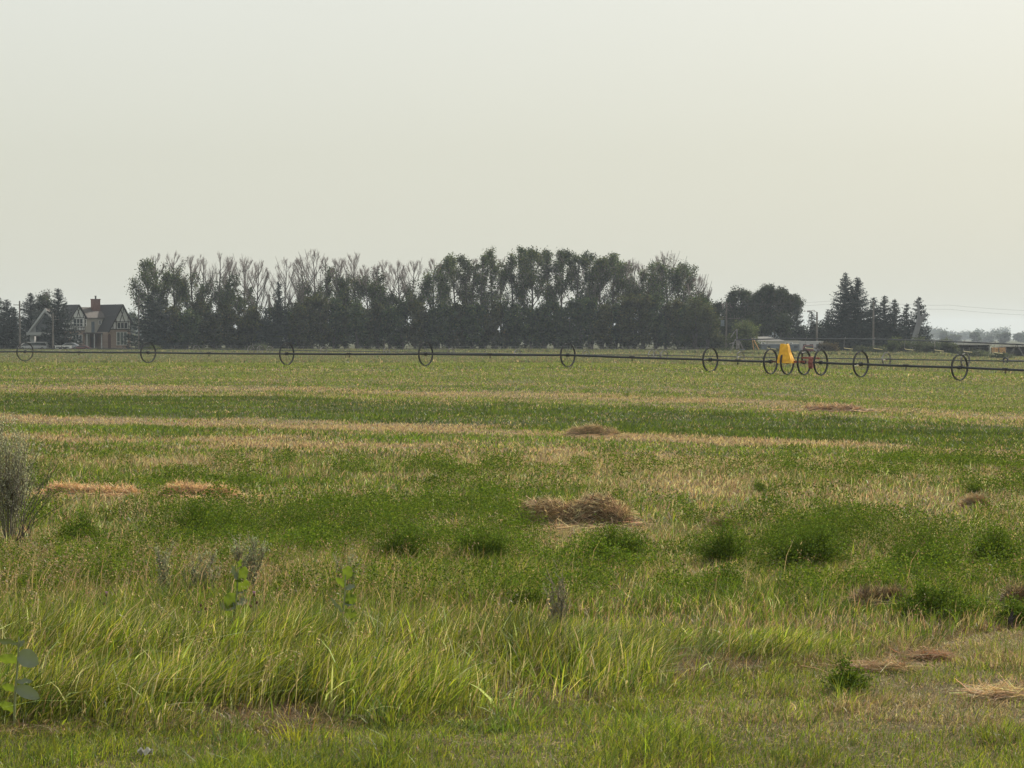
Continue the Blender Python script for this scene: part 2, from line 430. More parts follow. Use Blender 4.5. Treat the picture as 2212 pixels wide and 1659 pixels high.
def mown_grass():
    parts = []
    x, y = wedge(12.4, 21.6, 3800)
    keep = y < mown_edge(x) + .25; x, y = x[keep], y[keep]
    n = len(x)
    dry = np.clip(.20 + .9 * (fbm(x, y, 1.7, 50) - .42) + .17 * np.clip(x + .4, 0, 4) - .12 * (y < 14.4), .03, .9)
    clump = fbm(x, y, .45, 52)
    isdry = RNG.uniform(size=n) < dry
    col = np.where(isdry[:, None], pick([STRAW, TAN, BROWN, PINKT], [3, 4, 2, 2], n), pick([LIME, GREEN, DEEP], [5, 3, 2], n))
    h = .035 + .085 * RNG.uniform(size=n) * (.4 + 1.4 * clump)
    h = np.where(isdry, h * .62, h); h *= .75 + 1.5 * np.clip((fbm(x, y, .8, 57) - .52) / .2, 0, 1); col = col * (.62 + .75 * fbm(x, y, .9, 58))[:, None]
    lean = RNG.normal(0, .5, (n, 2)) + np.array([.2, 0]); lean[isdry] *= 1.9
    parts.append(blade_arrays(base_pts(x, y), h, RNG.uniform(.004, .0075, n), lean, col, 2))
    # flat cut stalks and dead thatch, thicker to the right
    x, y = wedge(12.6, 21.5, 420); keep = (y < mown_edge(x)) & (RNG.uniform(size=len(x)) < .25 + .5 * (fbm(x, y, 1.2, 60) > .5) * smooth((x + 1) / 3)); x, y = x[keep], y[keep]; n = len(x)
    ln = RNG.normal(0, 5, (n, 2)); P = base_pts(x, y, -.012)
    parts.append(blade_arrays(P, RNG.uniform(.008, .03, n), RNG.uniform(.004, .007, n), ln, pick([STRAW, (.45, .38, .24), TAN, BROWN], [3, 1, 3, 1], n), 2))
    tx, ty = wedge(12.8, 20.5, 3.2); kp = (ty < mown_edge(tx) + .2) & (RNG.uniform(size=len(tx)) < np.clip(.75 - .16 * (tx + 1), .12, 1)); tx, ty = tx[kp], ty[kp]; nt = len(tx); per = 34
    near = smooth(1 - (mown_edge(tx) - ty) / 1.6); hs = (.07 + .20 * near * RNG.uniform(.3, 1.1, nt)) ; a = RNG.normal(0, .055, (nt, per, 2)); bx = (tx[:, None] + a[:, :, 0]).ravel(); by = (ty[:, None] + a[:, :, 1]).ravel(); n2 = nt * per
    cc = np.repeat(pick([LIME, GREEN, DEEP, (.09, .115, .03)], [3, 4, 2, 2], nt, jit=.15), per, axis=0) * RNG.uniform(.7, 1.3, (n2, 1))
    parts.append(blade_arrays(base_pts(bx, by), np.repeat(hs, per) * RNG.uniform(.5, 1.3, n2), RNG.uniform(.004, .010, n2), a.reshape(-1, 2) * 7 + RNG.normal(0, .3, (n2, 2)), cc, 2))
    stuff('mown_grass', 'short mown grass with dry straw patches along the bottom of the picture', parts, M['grass'])
mown_grass()

def tall_grass():
    parts = []
    x, y = wedge(13.7, 22.0, 2500)
    e, t = mown_edge(x), tall_edge(x)
    keep = (y > e - .5) & (y < t + .9); x, y, e, t = x[keep], y[keep], e[keep], t[keep]
    thin = smooth((3.4 - x) / 3.0) * .68 + .32           # lower and thinner towards the right
    hn = fbm(x, y, .75, 70); hb = fbm(x, y, 2.4, 71)
    keep = RNG.uniform(size=len(x)) < (.04 + 3.2 * np.clip(hn - .33, 0, 1)) ; x, y, e, t, thin, hn, hb = [q[keep] for q in (x, y, e, t, thin, hn, hb)]
    n = len(x)
    h = (.10 + .62 * (.12 + 1.15 * hn) * (.50 + .9 * hb) * RNG.uniform(.30, 1.0, n)) * thin * .92
    h *= .16 + .84 * smooth((y - e + .35 + 1.1 * (fbm(x, y, .5, 77) - .5)) / 1.1)
    h *= .40 + .60 * smooth((t + .9 - y) / 2.0)
    front = smooth((y - e) / .5)
    bluish = fbm(x, y, 1.1, 73) > .62
    pr = pick([LIME, (.20, .205, .03), GREEN, DEEP, STRAW, TAN], [4, 2.0, 3, 3, 1.6, 1.2], n)
    pr2 = pick([(.095, .115, .042), (.17, .185, .09), GREEN, DEEP], [3, 1.2, 2, 2], n)
    col = np.where(bluish[:, None], pr2, pr)
    col = col * (.34 + 1.3 * fbm(x, y, .8, 79))[:, None]
    gust = np.stack([.28 + .45 * (fbm(x, y, 1.3, 75) - .35), .1 * np.ones(n)], 1)
    lean = gust + RNG.normal(0, .30, (n, 2)); kk = RNG.uniform(size=n) < .12; lean[kk] *= 2.6
    w = np.clip(RNG.lognormal(-5.1, .42, n), .003, .016)
    parts.append(blade_arrays(base_pts(x, y), h, w, lean, col, 3))
    # arching broad blades, many coloured pale to stand in for glints
    k = RNG.choice(n, int(n * .05), replace=False)
    parts.append(blade_arrays(base_pts(x[k], y[k]), h[k] * 1.05, w[k] * 1.7, RNG.normal([.5, 0], .8, (len(k), 2)), pick([PALE, LIME, (.30, .36, .16)], [2, 3, 1], len(k)), 3))
    # dry flowering stems standing through it
    xs, ys = wedge(15.0, 19.0, 26); kp = RNG.uniform(size=len(xs)) < smooth((1.5 - xs) / 3.5) * .8 * (fbm(xs, ys, .9, 78) > .45); kp &= ys > mown_edge(xs) + .3; xs, ys = xs[kp], ys[kp]; ns = len(xs)
    hs = RNG.uniform(.32, .66, ns); ls = RNG.normal([.25, 0], .22, (ns, 2)); Ps = base_pts(xs, ys)
    parts.append(blade_arrays(Ps, hs, np.full(ns, .005), ls, pick([(.30, .24, .14), (.22, .17, .10), (.15, .14, .05)], [2, 2, 1], ns), 2))
    tt = RNG.uniform(.74, 1.0, (ns, 9)); lnn = np.linalg.norm(ls, axis=1)[:, None]
    Q = (Ps[:, None, :] + np.stack([ls[:, :1] * hs[:, None] * tt ** 2, ls[:, 1:] * hs[:, None] * tt ** 2, hs[:, None] * tt * (1 - .32 * lnn * tt)], 2)).reshape(-1, 3) + RNG.normal(0, .014, (ns * 9, 3))
    parts.append(quad_arrays(Q, RNG.uniform(.014, .032, len(Q)), pick([(.26, .20, .12), (.18, .12, .08), (.32, .26, .17)], [3, 2, 2], len(Q)), aspect=.3, droop=np.array([.5, 0, -.8])))
    # brown thatch low in the sward
    x, y = wedge(14.0, 22.0, 1100); e, t = mown_edge(x), tall_edge(x); keep = (y > e - .25) & (y < t + 1.0); x, y = x[keep], y[keep]; n = len(x)
    parts.append(blade_arrays(base_pts(x, y), RNG.uniform(.03, .16, n), RNG.uniform(.004, .008, n), RNG.normal(0, 1.3, (n, 2)), pick([BROWN, TAN, (.09, .06, .04), STRAW], [4, 2, 3, 1], n), 2))
    stuff('tall_grass', 'lush bright green tall grass leaning right above the mown verge', parts, M['grass'])
tall_grass()

def seed_grass():
    parts = []
    x, y = wedge(17.6, 25.5, 950)
    left = smooth((1.2 - x) / 3.0)
    t = tall_edge(x)
    keep = (y > t - .5) & (RNG.uniform(size=len(x)) < .5 + .5 * left); x, y, left = x[keep], y[keep], left[keep]; n = len(x)
    hn = fbm(x, y, 1.0, 80)
    isdry = RNG.uniform(size=n) < .20 + .5 * (fbm(x, y, 1.5, 81) - .35)
    col = np.where(isdry[:, None], pick([PINKT, TAN, STRAW, BROWN], [3, 3, 2, 2], n), pick([GREEN, LIME, DEEP, ALF], [4, 3, 2, 2], n))
    h = (.10 + .42 * hn * RNG.uniform(.4, 1.1, n)) * (.6 + .5 * left)
    parts.append(blade_arrays(base_pts(x, y), h, RNG.uniform(.006, .012, n), RNG.normal([.15, 0], .42, (n, 2)), col, 2))
    # flowering stems with drooping dry panicles
    m = 3400; x, y = wedge(18.2, 24.5, 60); k = RNG.uniform(size=len(x)) < smooth((-.2 - x) / 2.2) * .6 * (fbm(x, y, 1.0, 84) > .42) + .04; x, y = x[k], y[k]; n = len(x)
    h = RNG.uniform(.38, .72, n) * (1 - .25 * smooth((y - 21) / 3)); ln = RNG.normal([.25, 0], .16, (n, 2)); P = base_pts(x, y)
    parts.append(blade_arrays(P, h, np.full(n, .006), ln, pick([PINKT, TAN, (.14, .14, .05)], [2, 2, 2], n), 2))
    kk = 12; tt = RNG.uniform(.72, 1.0, (n, kk)); lnn = np.linalg.norm(ln, axis=1)[:, None]
    Q = P[:, None, :] + np.stack([ln[:, :1] * h[:, None] * tt ** 2, ln[:, 1:] * h[:, None] * tt ** 2, h[:, None] * tt * (1 - .32 * lnn * tt)], 2)
    Q = Q.reshape(-1, 3) + RNG.normal(0, .02, (n * kk, 3)); Q[:, 2] -= .01
    parts.append(quad_arrays(Q, RNG.uniform(.016, .034, len(Q)), pick([(.20, .145, .10), (.26, .20, .13), BROWN, (.16, .11, .075)], [4, 3, 2, 2], len(Q)), aspect=.3, droop=np.array([.5, 0, -.8])))
    stuff('seeding_grass', 'brownish seeding grass mixed with green behind the tall lush grass', parts, M['grass'])
seed_grass()

def field_near():
    """ragged regrowth between the verge and the first hay"""
    parts = []
    for (d0, d1, dens, w0, w1) in ((20.5, 30, 900, .007, .014), (30, 46, 430, .011, .02)):
        x, y = wedge(d0, d1, dens); keep = y > tall_edge(x); x, y = x[keep], y[keep]; n = len(x)
        dr = dryness(x, y); isdry = RNG.uniform(size=n) < dr
        hn = fbm(x, y, 1.3, 90)
        col = np.where(isdry[:, None], pick([STRAW, TAN, PINKT, BROWN, PALE], [3, 4, 4, 1.6, 1], n), pick([GREEN, ALF, DEEP, LIME, ALFL], [4, 4, 2.2, 1.3, 2], n))
        hc = fbm(x, y, .55, 93); h = np.where(isdry, .05 + .26 * RNG.uniform(size=n) * (.15 + 1.5 * hc * hn), .04 + .30 * RNG.uniform(size=n) * hn * hc * 2)
        ln = RNG.normal([.15, 0], .5, (n, 2)); flat = RNG.uniform(size=n) < .35
        ln[isdry & flat] *= 2.6
        parts.append(blade_arrays(base_pts(x, y), h, RNG.uniform(w0, w1, n), ln, col, 2))
    stuff('field_grass', 'ragged mixed green and straw coloured field regrowth in the middle distance', parts, M['grass'])
    parts = []
    # low alfalfa carpet: leaflets gathered in clumps
    for (d0, d1, dens, s0, s1, hh) in ((20.5, 31, 3400, .016, .032, .38), (31, 46, 1200, .024, .046, .30)):
        x, y = wedge(d0, d1, dens); far = smooth((y - 27) / 8); ra = (x * .78 - y * .62) * .34; rb = ucoord(x, y) * .8
        cl = fbm(x * .62, y, 1.1, 95) * (1 - far) + fbm(ra, rb, 1.0, 98) * far + .45 * (vnoise(x, y, .4, 97) - .5)
        lush = smooth((y - tall_edge(x) - 1.0) / 2.0)
        gr = 1 - dryness(x, y)
        band = np.exp(-((y - 25.0 + .25 * x) / 2.6) ** 2) * smooth((x + 5.5) / 2.5)
        keep = (RNG.uniform(size=len(x)) < smooth((cl - .545 + .15 * band + .42 * (gr - .56)) / .09)) & (RNG.uniform(size=len(x)) < lush + .05)
        x, y, cl = x[keep], y[keep], cl[keep]; n = len(x)
        zz = ground(x, y) + hh * RNG.uniform(.05, 1, n) ** .6 * np.clip((cl - .42) * 3.6, .10, 1.3)
        parts.append(quad_arrays(np.stack([x, y, zz], 1), RNG.uniform(s0, s1, n), pick([ALF, ALFL, DEEP, (.11, .14, .022)], [5, 3, 2, 1.5], n) * (.65 + .7 * fbm(x, y, 1.3, 99))[:, None], flat=.3, aspect=.6))
    stuff('alfalfa_carpet', 'low dark green alfalfa regrowth spreading over the near field', parts, M['alfalfa'])
field_near()

def field_far():
    parts = []
    for (d0, d1, dens, w0, w1, h0, h1) in ((46, 62, 230, .018, .032, .05, .17), (62, 92, 120, .026, .05, .05, .15), (92, 130, 62, .04, .075, .04, .15), (130, 200, 26, .06, .13, .05, .18)):
        x, y = wedge(d0, d1, dens); n = len(x)
        dr = dryness(x, y); isdry = RNG.uniform(size=n) < dr; hn = np.clip(fbm(x, y, 2.2, 100) + .9 * (fbm(x, y, .8, 101) - .5), .05, 1.2)
        gp = pick([GREEN, ALF, ALFL, LIME, DEEP], [3, 4, 3, 1, 2], n) * (.5 + 1.0 * fbm(x, y, 1.6, 104))[:, None]
        uu = ucoord(x, y); gp = gp * (1 - .30 * smooth((uu - 58) / 3) * smooth((82 - uu) / 4))[:, None]
        yel = smooth((uu - 92) / 25)[:, None]
        gp = gp * (1 - yel) + yel * pick([(.098, .130, .024), GREEN, (.145, .155, .05), DEEP], [4, 2.5, 1.6, 1.2], n)
        col = np.where(isdry[:, None], pick([STRAW, TAN, PINKT, BROWN], [3, 4, 4, 1.2], n), gp)
        h = h0 + (h1 - h0) * RNG.uniform(size=n) * (.4 + 1.0 * hn); h = np.where(isdry, h * .75, h)
        parts.append(blade_arrays(base_pts(x, y), h, RNG.uniform(w0, w1, n), RNG.normal([.1, 0], .6, (n, 2)), col, 1 if d0 > 60 else 2))
    stuff('striped_field_grass', 'far field of alternating green and straw coloured mown rows', parts, M['grass'])
    # rough weeds between the two sprinkler lines and along the yards
    parts = []
    x, y = wedge(200, 420, 5.5); n = len(x); hn = fbm(x, y, 7, 110)
    h = .12 + .35 * hn * RNG.uniform(.3, 1.2, n)
    col = pick([(.10, .115, .05), (.12, .10, .06), (.07, .085, .035), TAN], [4, 3, 3, 1.0], n)
    parts.append(blade_arrays(base_pts(x, y), h, RNG.uniform(.14, .4, n), RNG.normal(0, .5, (n, 2)), col, 1))
    x, y = wedge(418, 452, 16); n = len(x); right = smooth((x - 30) / 12); hn = fbm(x, y, 5, 112)
    h = (.25 + .45 * hn + .45 * right * hn) * (1 - .72 * smooth((x - 80) / 6)) * RNG.uniform(.5, 1.1, n)
    col = pick([(.095, .105, .055), (.13, .115, .07), (.06, .075, .035)], [4, 3, 3], n)
    parts.append(blade_arrays(base_pts(x, y), h, RNG.uniform(.25, .5, n), RNG.normal(0, .4, (n, 2)), col, 2))
    stuff('rough_weeds', 'dull green and brown weeds between the field and the trees', parts, M['grass'])
field_far()

# ------------------------------------------------------------------ small plants that stand out
def alfalfa_bush(px, py, w, h, label, n=1500, ls=(.014, .028), tone=0, D=None):
    D = D or 2.55 * F / (py - HOR); x0 = X(px, D); z0 = g(x0, D)
    hw = w / F * D * .5; hh = h / F * D * 1.12; n = int(n * 2.3)
    t = thing('alfalfa_plant', label, 'plant', (x0, D, z0), group='bushy green alfalfa plants in the field')
    ns = max(16, int(n / 55)); a = RNG.uniform(0, 2 * np.pi, ns) + .6 * RNG.normal(size=ns); rr = np.clip(RNG.uniform(0, 1, ns) ** .6 * RNG.uniform(.7, 1.3, ns), 0, 1.25)
    tip = np.stack([np.cos(a) * rr * hw, np.sin(a) * rr * hw * .8, hh * (1 - .55 * rr ** 2) * RNG.uniform(.45, 1.25, ns)], 1)
    root = tip * np.array([.18, .18, 0]) - np.array([0, 0, .02])
    mid = (root + tip) / 2 + np.array([0, 0, .12]) * hh
    v, i, s, c = merge([seg_arrays(root, mid, np.full(ns, .004), np.full(ns, .003), pick([GREEN], [1], ns)), seg_arrays(mid, tip, np.full(ns, .003), np.full(ns, .0015), pick([GREEN], [1], ns))])
    fast_mesh('stem', v, i, s, M['alfalfa'], c, t)
    k = (RNG.uniform(0, 1, n) ** 1.4 * ns).astype(int); f = RNG.uniform(.10, 1.05, n) ** .55
    p = np.where((f < .5)[:, None], root[k] + (mid[k] - root[k]) * (f * 2)[:, None], mid[k] + (tip[k] - mid[k]) * (f * 2 - 1)[:, None])
    p = p + RNG.normal(0, .022 + .02 * hw, (n, 3)); p[:, 2] = np.maximum(p[:, 2], .01)
    cols = [ALF, ALFL, DEEP, (.11, .17, .03)]
    v, i, s, c = quad_arrays(p, RNG.uniform(*ls, n), pick(cols, [5, 3 - tone, 2 + tone, 1.2], n), flat=.25, aspect=.6)
    fast_mesh('foliage', v, i, s, M['alfalfa'], c, t)

for (px, py, w, h, n, lab) in (
    (1748, 1232, 250, 84, 5200, 'largest dark alfalfa clump with black shade beneath, right of the brown hay pile'),
    (868, 1240, 190, 88, 3600, 'dense alfalfa clump left of the picture middle, above the tall grass'),
    (1048, 1228, 150, 70, 2600, 'dark alfalfa clump just below and left of the brown hay pile'),
    (1325, 1215, 200, 70, 3000, 'broad low alfalfa clump directly below the brown hay pile'),
    (1565, 1225, 180, 76, 2800, 'alfalfa clump left of the largest dark clump'),
    (1570, 1278, 110, 50, 1400, 'small alfalfa clump in front of the row of dark clumps'),
    (2000, 1240, 190, 74, 3000, 'alfalfa clump with a dark hollow, right of the largest clump'),
    (2155, 1222, 130, 66, 2200, 'alfalfa clump nearest the right edge in the dark row'),
    (2030, 1345, 230, 66, 3600, 'bushy alfalfa plant on the edge of the dry mown strip at right'),
    (1832, 1505, 100, 62, 900, 'lone green alfalfa plant growing in the mown grass'),
    (1145, 1325, 110, 42, 1300, 'small alfalfa plant beside the dead grey weed'),
    (170, 1185, 130, 66, 2300, 'alfalfa clump near the silvery shrub at the left edge'),
    (430, 1150, 160, 60, 2300, 'alfalfa clump under the right end of the pale straw row'),
    (690, 1205, 120, 54, 1700, 'alfalfa clump between the sage plants and the dense clump'),
    (2196, 1350, 100, 46, 1400, 'dark alfalfa clump cut by the right edge beside the dry strip'),
    (2105, 1072, 62, 30, 700, 'small dark alfalfa tuft above the small straw heap at right'),
    (1355, 868, 22, 16, 160, 'tiny dark alfalfa tuft in the far dry row'),
    (1650, 1070, 60, 26, 600, 'small alfalfa tuft in the mixed field right of middle')):
    alfalfa_bush(px, py, w, h, lab, n)

def milkweed(px, py, D, height, leaves, label):
    """leaves: (along the stem 0-1, yaw, upward tilt, length, width, underside pale)"""
    x0 = X(px, D); z0 = g(x0, D)
    t = thing('milkweed_plant', label, 'plant', (x0, D, z0), group='milkweed plants in the tall grass')
    st = MB(); pts = [(0, 0, -.02), (.01, 0, height * .4), (.03, 0, height * .75), (.035, 0, height)]
    st.rod(pts, [.009, .008, .007, .005], 7); st.build('stem', M['stem'], t)
    for (s, yaw, tilt, L, W, tw) in leaves:
        zz = height * s; xx = np.interp(s, [0, .4, .75, 1], [0, .01, .03, .035])
        d = Vector((math.cos(yaw) * math.cos(tilt), math.sin(yaw) * math.cos(tilt), math.sin(tilt)))
        side = d.cross(Vector((0, 1, 0))).normalized(); nrm = side.cross(d)      # blade facing the road, then rolled by tw
        side = side * math.cos(tw) + nrm * math.sin(tw); nrm = side.cross(d)
        xx = xx + .0
        mb = MB(); n = 9; V = []; 
        for i in range(n + 1):
            u = i / n; wd = W * .62 * (math.sin(math.pi * min(1, u * .97 + .03)) ** .62) * (1 - .15 * u)
            c = d * (L * u) - Vector((0, 0, 1)) * (.12 * L * u * u)
            for q in (-1, -.5, 0, .5, 1):
                wav = .01 * math.sin(u * 14 + q * 3) * abs(q)
                V.append(Vector((xx, 0, zz)) + c + side * (wd * q) + nrm * (abs(q) * wd * .35 + wav))
        Fc = [(i * 5 + j, i * 5 + j + 1, (i + 1) * 5 + j + 1, (i + 1) * 5 + j) for i in range(n) for j in range(4)]
        mb.add(V, Fc); o = mb.build('leaf', M['mleaf'], t)
        o.data.polygons.foreach_set('use_smooth', [True] * len(Fc))
M['stem'] = mat('pale_green_stem', (.20, .22, .10), .7)
def mleaf():
    m = bpy.data.materials.new('milkweed_leaf'); m.use_nodes = True; nt = m.node_tree; n = nt.nodes; l = nt.links; n.clear()
    geo = n.new('ShaderNodeNewGeometry'); tcc = n.new('ShaderNodeTexCoord')
    ns = n.new('ShaderNodeTexNoise'); ns.inputs['Scale'].default_value = 22; l.new(tcc.outputs['Object'], ns.inputs['Vector'])
    mx = n.new('ShaderNodeMix'); mx.data_type = 'RGBA'; mx.inputs[6].default_value = (.10, .155, .03, 1); mx.inputs[7].default_value = (.15, .20, .05, 1); l.new(ns.outputs['Fac'], mx.inputs[0])
    mb_ = n.new('ShaderNodeMix'); mb_.data_type = 'RGBA'; l.new(geo.outputs['Backfacing'], mb_.inputs[0]); l.new(mx.outputs[2], mb_.inputs[7]); mb_.inputs[6].default_value = (.20, .225, .155, 1)
    d = n.new('ShaderNodeBsdfDiffuse'); t = n.new('ShaderNodeBsdfTranslucent'); t.inputs[0].default_value = (.17, .23, .02, 1)
    l.new(mb_.outputs[2], d.inputs[0])
    m1 = n.new('ShaderNodeMixShader'); tf = n.new('ShaderNodeMapRange'); tf.inputs[3].default_value = .10; tf.inputs[4].default_value = .42; l.new(geo.outputs['Backfacing'], tf.inputs[0]); l.new(tf.outputs[0], m1.inputs[0]); l.new(d.outputs[0], m1.inputs[1]); l.new(t.outputs[0], m1.inputs[2])
    o = n.new('ShaderNodeOutputMaterial'); l.new(m1.outputs[0], o.inputs[0]); return m
M['mleaf'] = mleaf()
PI = math.pi
# leaf: (height share, yaw, tilt, length, width (negative shows the pale underside), roll)
milkweed(504, 1345, 18.6, .64, [(.98, .3, 1.35, .10, .035, .5), (.84, PI - .3, 1.2, .15, -.045, .6), (.82, .2, 1.12, .155, .085, .25), (.68, -.3, .95, .155, .11, -.2),
    (.64, PI + .3, -.75, .13, .115, .2), (.66, .5, .55, .10, -.05, .5), (.52, .6, .35, .12, -.06, .4), (.48, PI - .2, .25, .14, -.08, -.3), (.36, -.1, .62, .17, .12, .1), (.34, PI, .5, .13, .07, .5), (.2, .2, .4, .13, .08, .3)],
    'milkweed with broad upright pale green leaves, taller of the two in the tall grass')
milkweed(736, 1360, 18.2, .62, [(.93, .0, 1.35, .14, .075, .2), (.84, PI, .85, .12, .045, .3), (.80, .4, .5, .10, -.045, .5), (.66, .2, .35, .11, .09, .1), (.62, .5, .1, .10, -.045, .4),
    (.5, PI - .1, .95, .18, -.028, .2), (.48, .1, .2, .12, .07, .1), (.3, .3, .45, .14, -.035, .3), (.25, PI, .4, .12, .06, .3)], 'shorter milkweed with rounded leaves, right of the taller milkweed')
milkweed(26, 1590, 14.6, .60, [(1.0, .9, 1.2, .08, .03, .4), (.93, PI, .25, .17, -.04, .5), (.88, .4, 1.0, .07, -.03, .3), (.80, -.2, -.25, .15, -.105, .35), (.74, PI, .2, .14, .06, .2),
    (.50, .1, .2, .11, -.035, .6), (.44, -.1, -.25, .17, -.075, .3), (.42, PI, .4, .10, .05, .2), (.2, PI, .5, .12, .06, .3)], 'milkweed with large grey leaf undersides cut off by the left edge')

def sage(px, py, w, h, label, D=None, n=1500, spikes=9, col=((.29, .30, .19), (.37, .38, .26), (.19, .21, .12)), name='sage_plant', cat='shrub', group='silvery sage plants', bare=0):
    D = D or 2.55 * F / (py - HOR); x0 = X(px, D); z0 = g(x0, D); hw = w / F * D * .5; hh = h / F * D
    t = thing(name, label, cat, (x0, D, z0), group=group)
    s0, s1, tips = [], [], []
    for k in range(spikes):
        a = random.uniform(0, 2 * PI); r_ = hw * math.sqrt(random.random()); tp = np.array([math.cos(a) * r_, math.sin(a) * r_ * .7, hh * random.uniform(.55, 1) * (1 - .3 * r_ / hw)])
        s0.append(tp * [.2, .2, 0]); s1.append(tp); tips.append(tp)
        for j in range(7):
            f = random.uniform(.25, .9); q = tp * [f * .8 + .2, f * .8 + .2, f]; e_ = q + np.array([random.uniform(-.5, .5), random.uniform(-.5, .5), random.uniform(.5, 1.0)]) * hh * .22
            s0.append(q); s1.append(e_)
    s0, s1 = np.array(s0), np.array(s1)
    v, i, s_, c = seg_arrays(s0, s1, np.full(len(s0), .0045), np.full(len(s0), .002), pick([(.24, .22, .17)], [1], len(s0)))
    fast_mesh('stem', v, i, s_, M['sage'], c, t)
    k = RNG.integers(0, len(s0), n); f = RNG.uniform(.1, 1, n)[:, None]
    p = s0[k] * (1 - f) + s1[k] * f + RNG.normal(0, .012, (n, 3))
    v, i, s_, c = quad_arrays(p, RNG.uniform(.012, .03, n), pick(col, [3, 2, 2], n), aspect=.42, droop=np.array([0, 0, .9]))
    fast_mesh('foliage', v, i, s_, M['sage'], c, t)
sage(16, 1175, 130, 330, 'large silvery sagebrush at the left edge', n=8500, spikes=46, group=None, col=((.46, .46, .34), (.58, .58, .44), (.30, .30, .21)))
sage(540, 1300, 90, 185, 'tallest silvery sage spikes, just behind the taller milkweed', n=3200, spikes=12)
sage(430, 1312, 96, 150, 'silvery sage left of the spikes behind the milkweed', n=2400, spikes=12)
sage(352, 1312, 56, 165, 'slim silvery sage spike farthest left of its group', n=1400, spikes=6)
sage(746, 1300, 66, 140, 'greyish sage behind the shorter milkweed', n=1600, spikes=8)
sage(1210, 1385, 96, 172, 'dead grey branching weed standing in the middle foreground', n=520, spikes=9, col=((.22, .195, .14), (.28, .245, .18), (.15, .13, .095)), name='dead_weed', cat='weed', group=None)

def bare_weed():
    D = 27.0; x0 = X(40, D); t = thing('bare_weed', 'bare brown stems fanning out to the right beside the silvery sagebrush', 'weed', (x0, D, g(x0, D)))
    s0, s1, r0, r1 = [], [], [], []
    for k in range(13):
        tip = np.array([random.uniform(.0, .6), random.uniform(-.2, .2), random.uniform(.55, 1.05)]); b = np.array([random.uniform(-.15, .1), 0, 0.]); m_ = (b + tip) / 2 + [-.04, 0, .05]
        for (a, b_, ra, rb) in ((b, m_, .006, .004), (m_, tip, .004, .0025)): s0.append(a); s1.append(b_); r0.append(ra); r1.append(rb)
        for j in range(5):
            f = random.uniform(.3, .9); q = m_ * (1 - f) + tip * f; s0.append(q); s1.append(q + (tip - b) * .25 + np.random.default_rng(k * 9 + j).normal(0, .05, 3)); r0.append(.002); r1.append(.0012)
    v, i, s_, c = seg_arrays(s0, s1, r0, r1); fast_mesh('stem', v, i, s_, M['bark'], c, t)
bare_weed()

def thistle(px, py, D, heads, label):
    x0 = X(px, D); z0 = g(x0, D); ht = Z(py, D) - z0
    t = thing('thistle', label, 'flower', (x0, D, z0), group='thistles above the tall grass')
    st = MB()
    for (dx, dz, pink) in heads:
        st.rod([(dx * .2, 0, -.02), (dx * .5, 0, (ht + dz) * .6), (dx, 0, ht + dz)], [.004, .004, .003], 5)
    st.build('stem', M['stem'], t)
    for (dx, dz, pink) in heads:
        b = MB(); n = 8; prof = [(0, .004), (.008, .011), (.018, .010), (.024, .007)]
        for k, (zz, rr) in enumerate(prof[:-1]): b.rod([(dx, 0, ht + dz + zz), (dx, 0, ht + dz + prof[k + 1][0])], [rr, prof[k + 1][1]], n)
        o = b.build('seed_head', M['drybrown'], t)
        if pink:
            q = MB()
            for k in range(24):
                a = k * 2.4; q.rod([(dx, 0, ht + dz + .02), (dx + .014 * math.cos(a) * (k % 3 + 1) / 3, .014 * math.sin(a) * (k % 3 + 1) / 3, ht + dz + .042)], [.0025, .002], 3)
            q.build('petals', M['pinkflower'], o)
thistle(548, 1290, 18.3, [(0, 0, 1), (.02, -.06, 0), (-.03, -.09, 0)], 'pink thistle head right of the taller milkweed')
thistle(432, 1312, 18.3, [(0, 0, 0), (.04, -.03, 0), (-.05, -.05, 0), (.09, .01, 0), (-.02, -.08, 1)], 'cluster of dark brown thistle heads left of the taller milkweed')
thistle(228, 1290, 18.6, [(0, 0, 1), (-.02, -.07, 0)], 'single small thistle head above the grass at left')

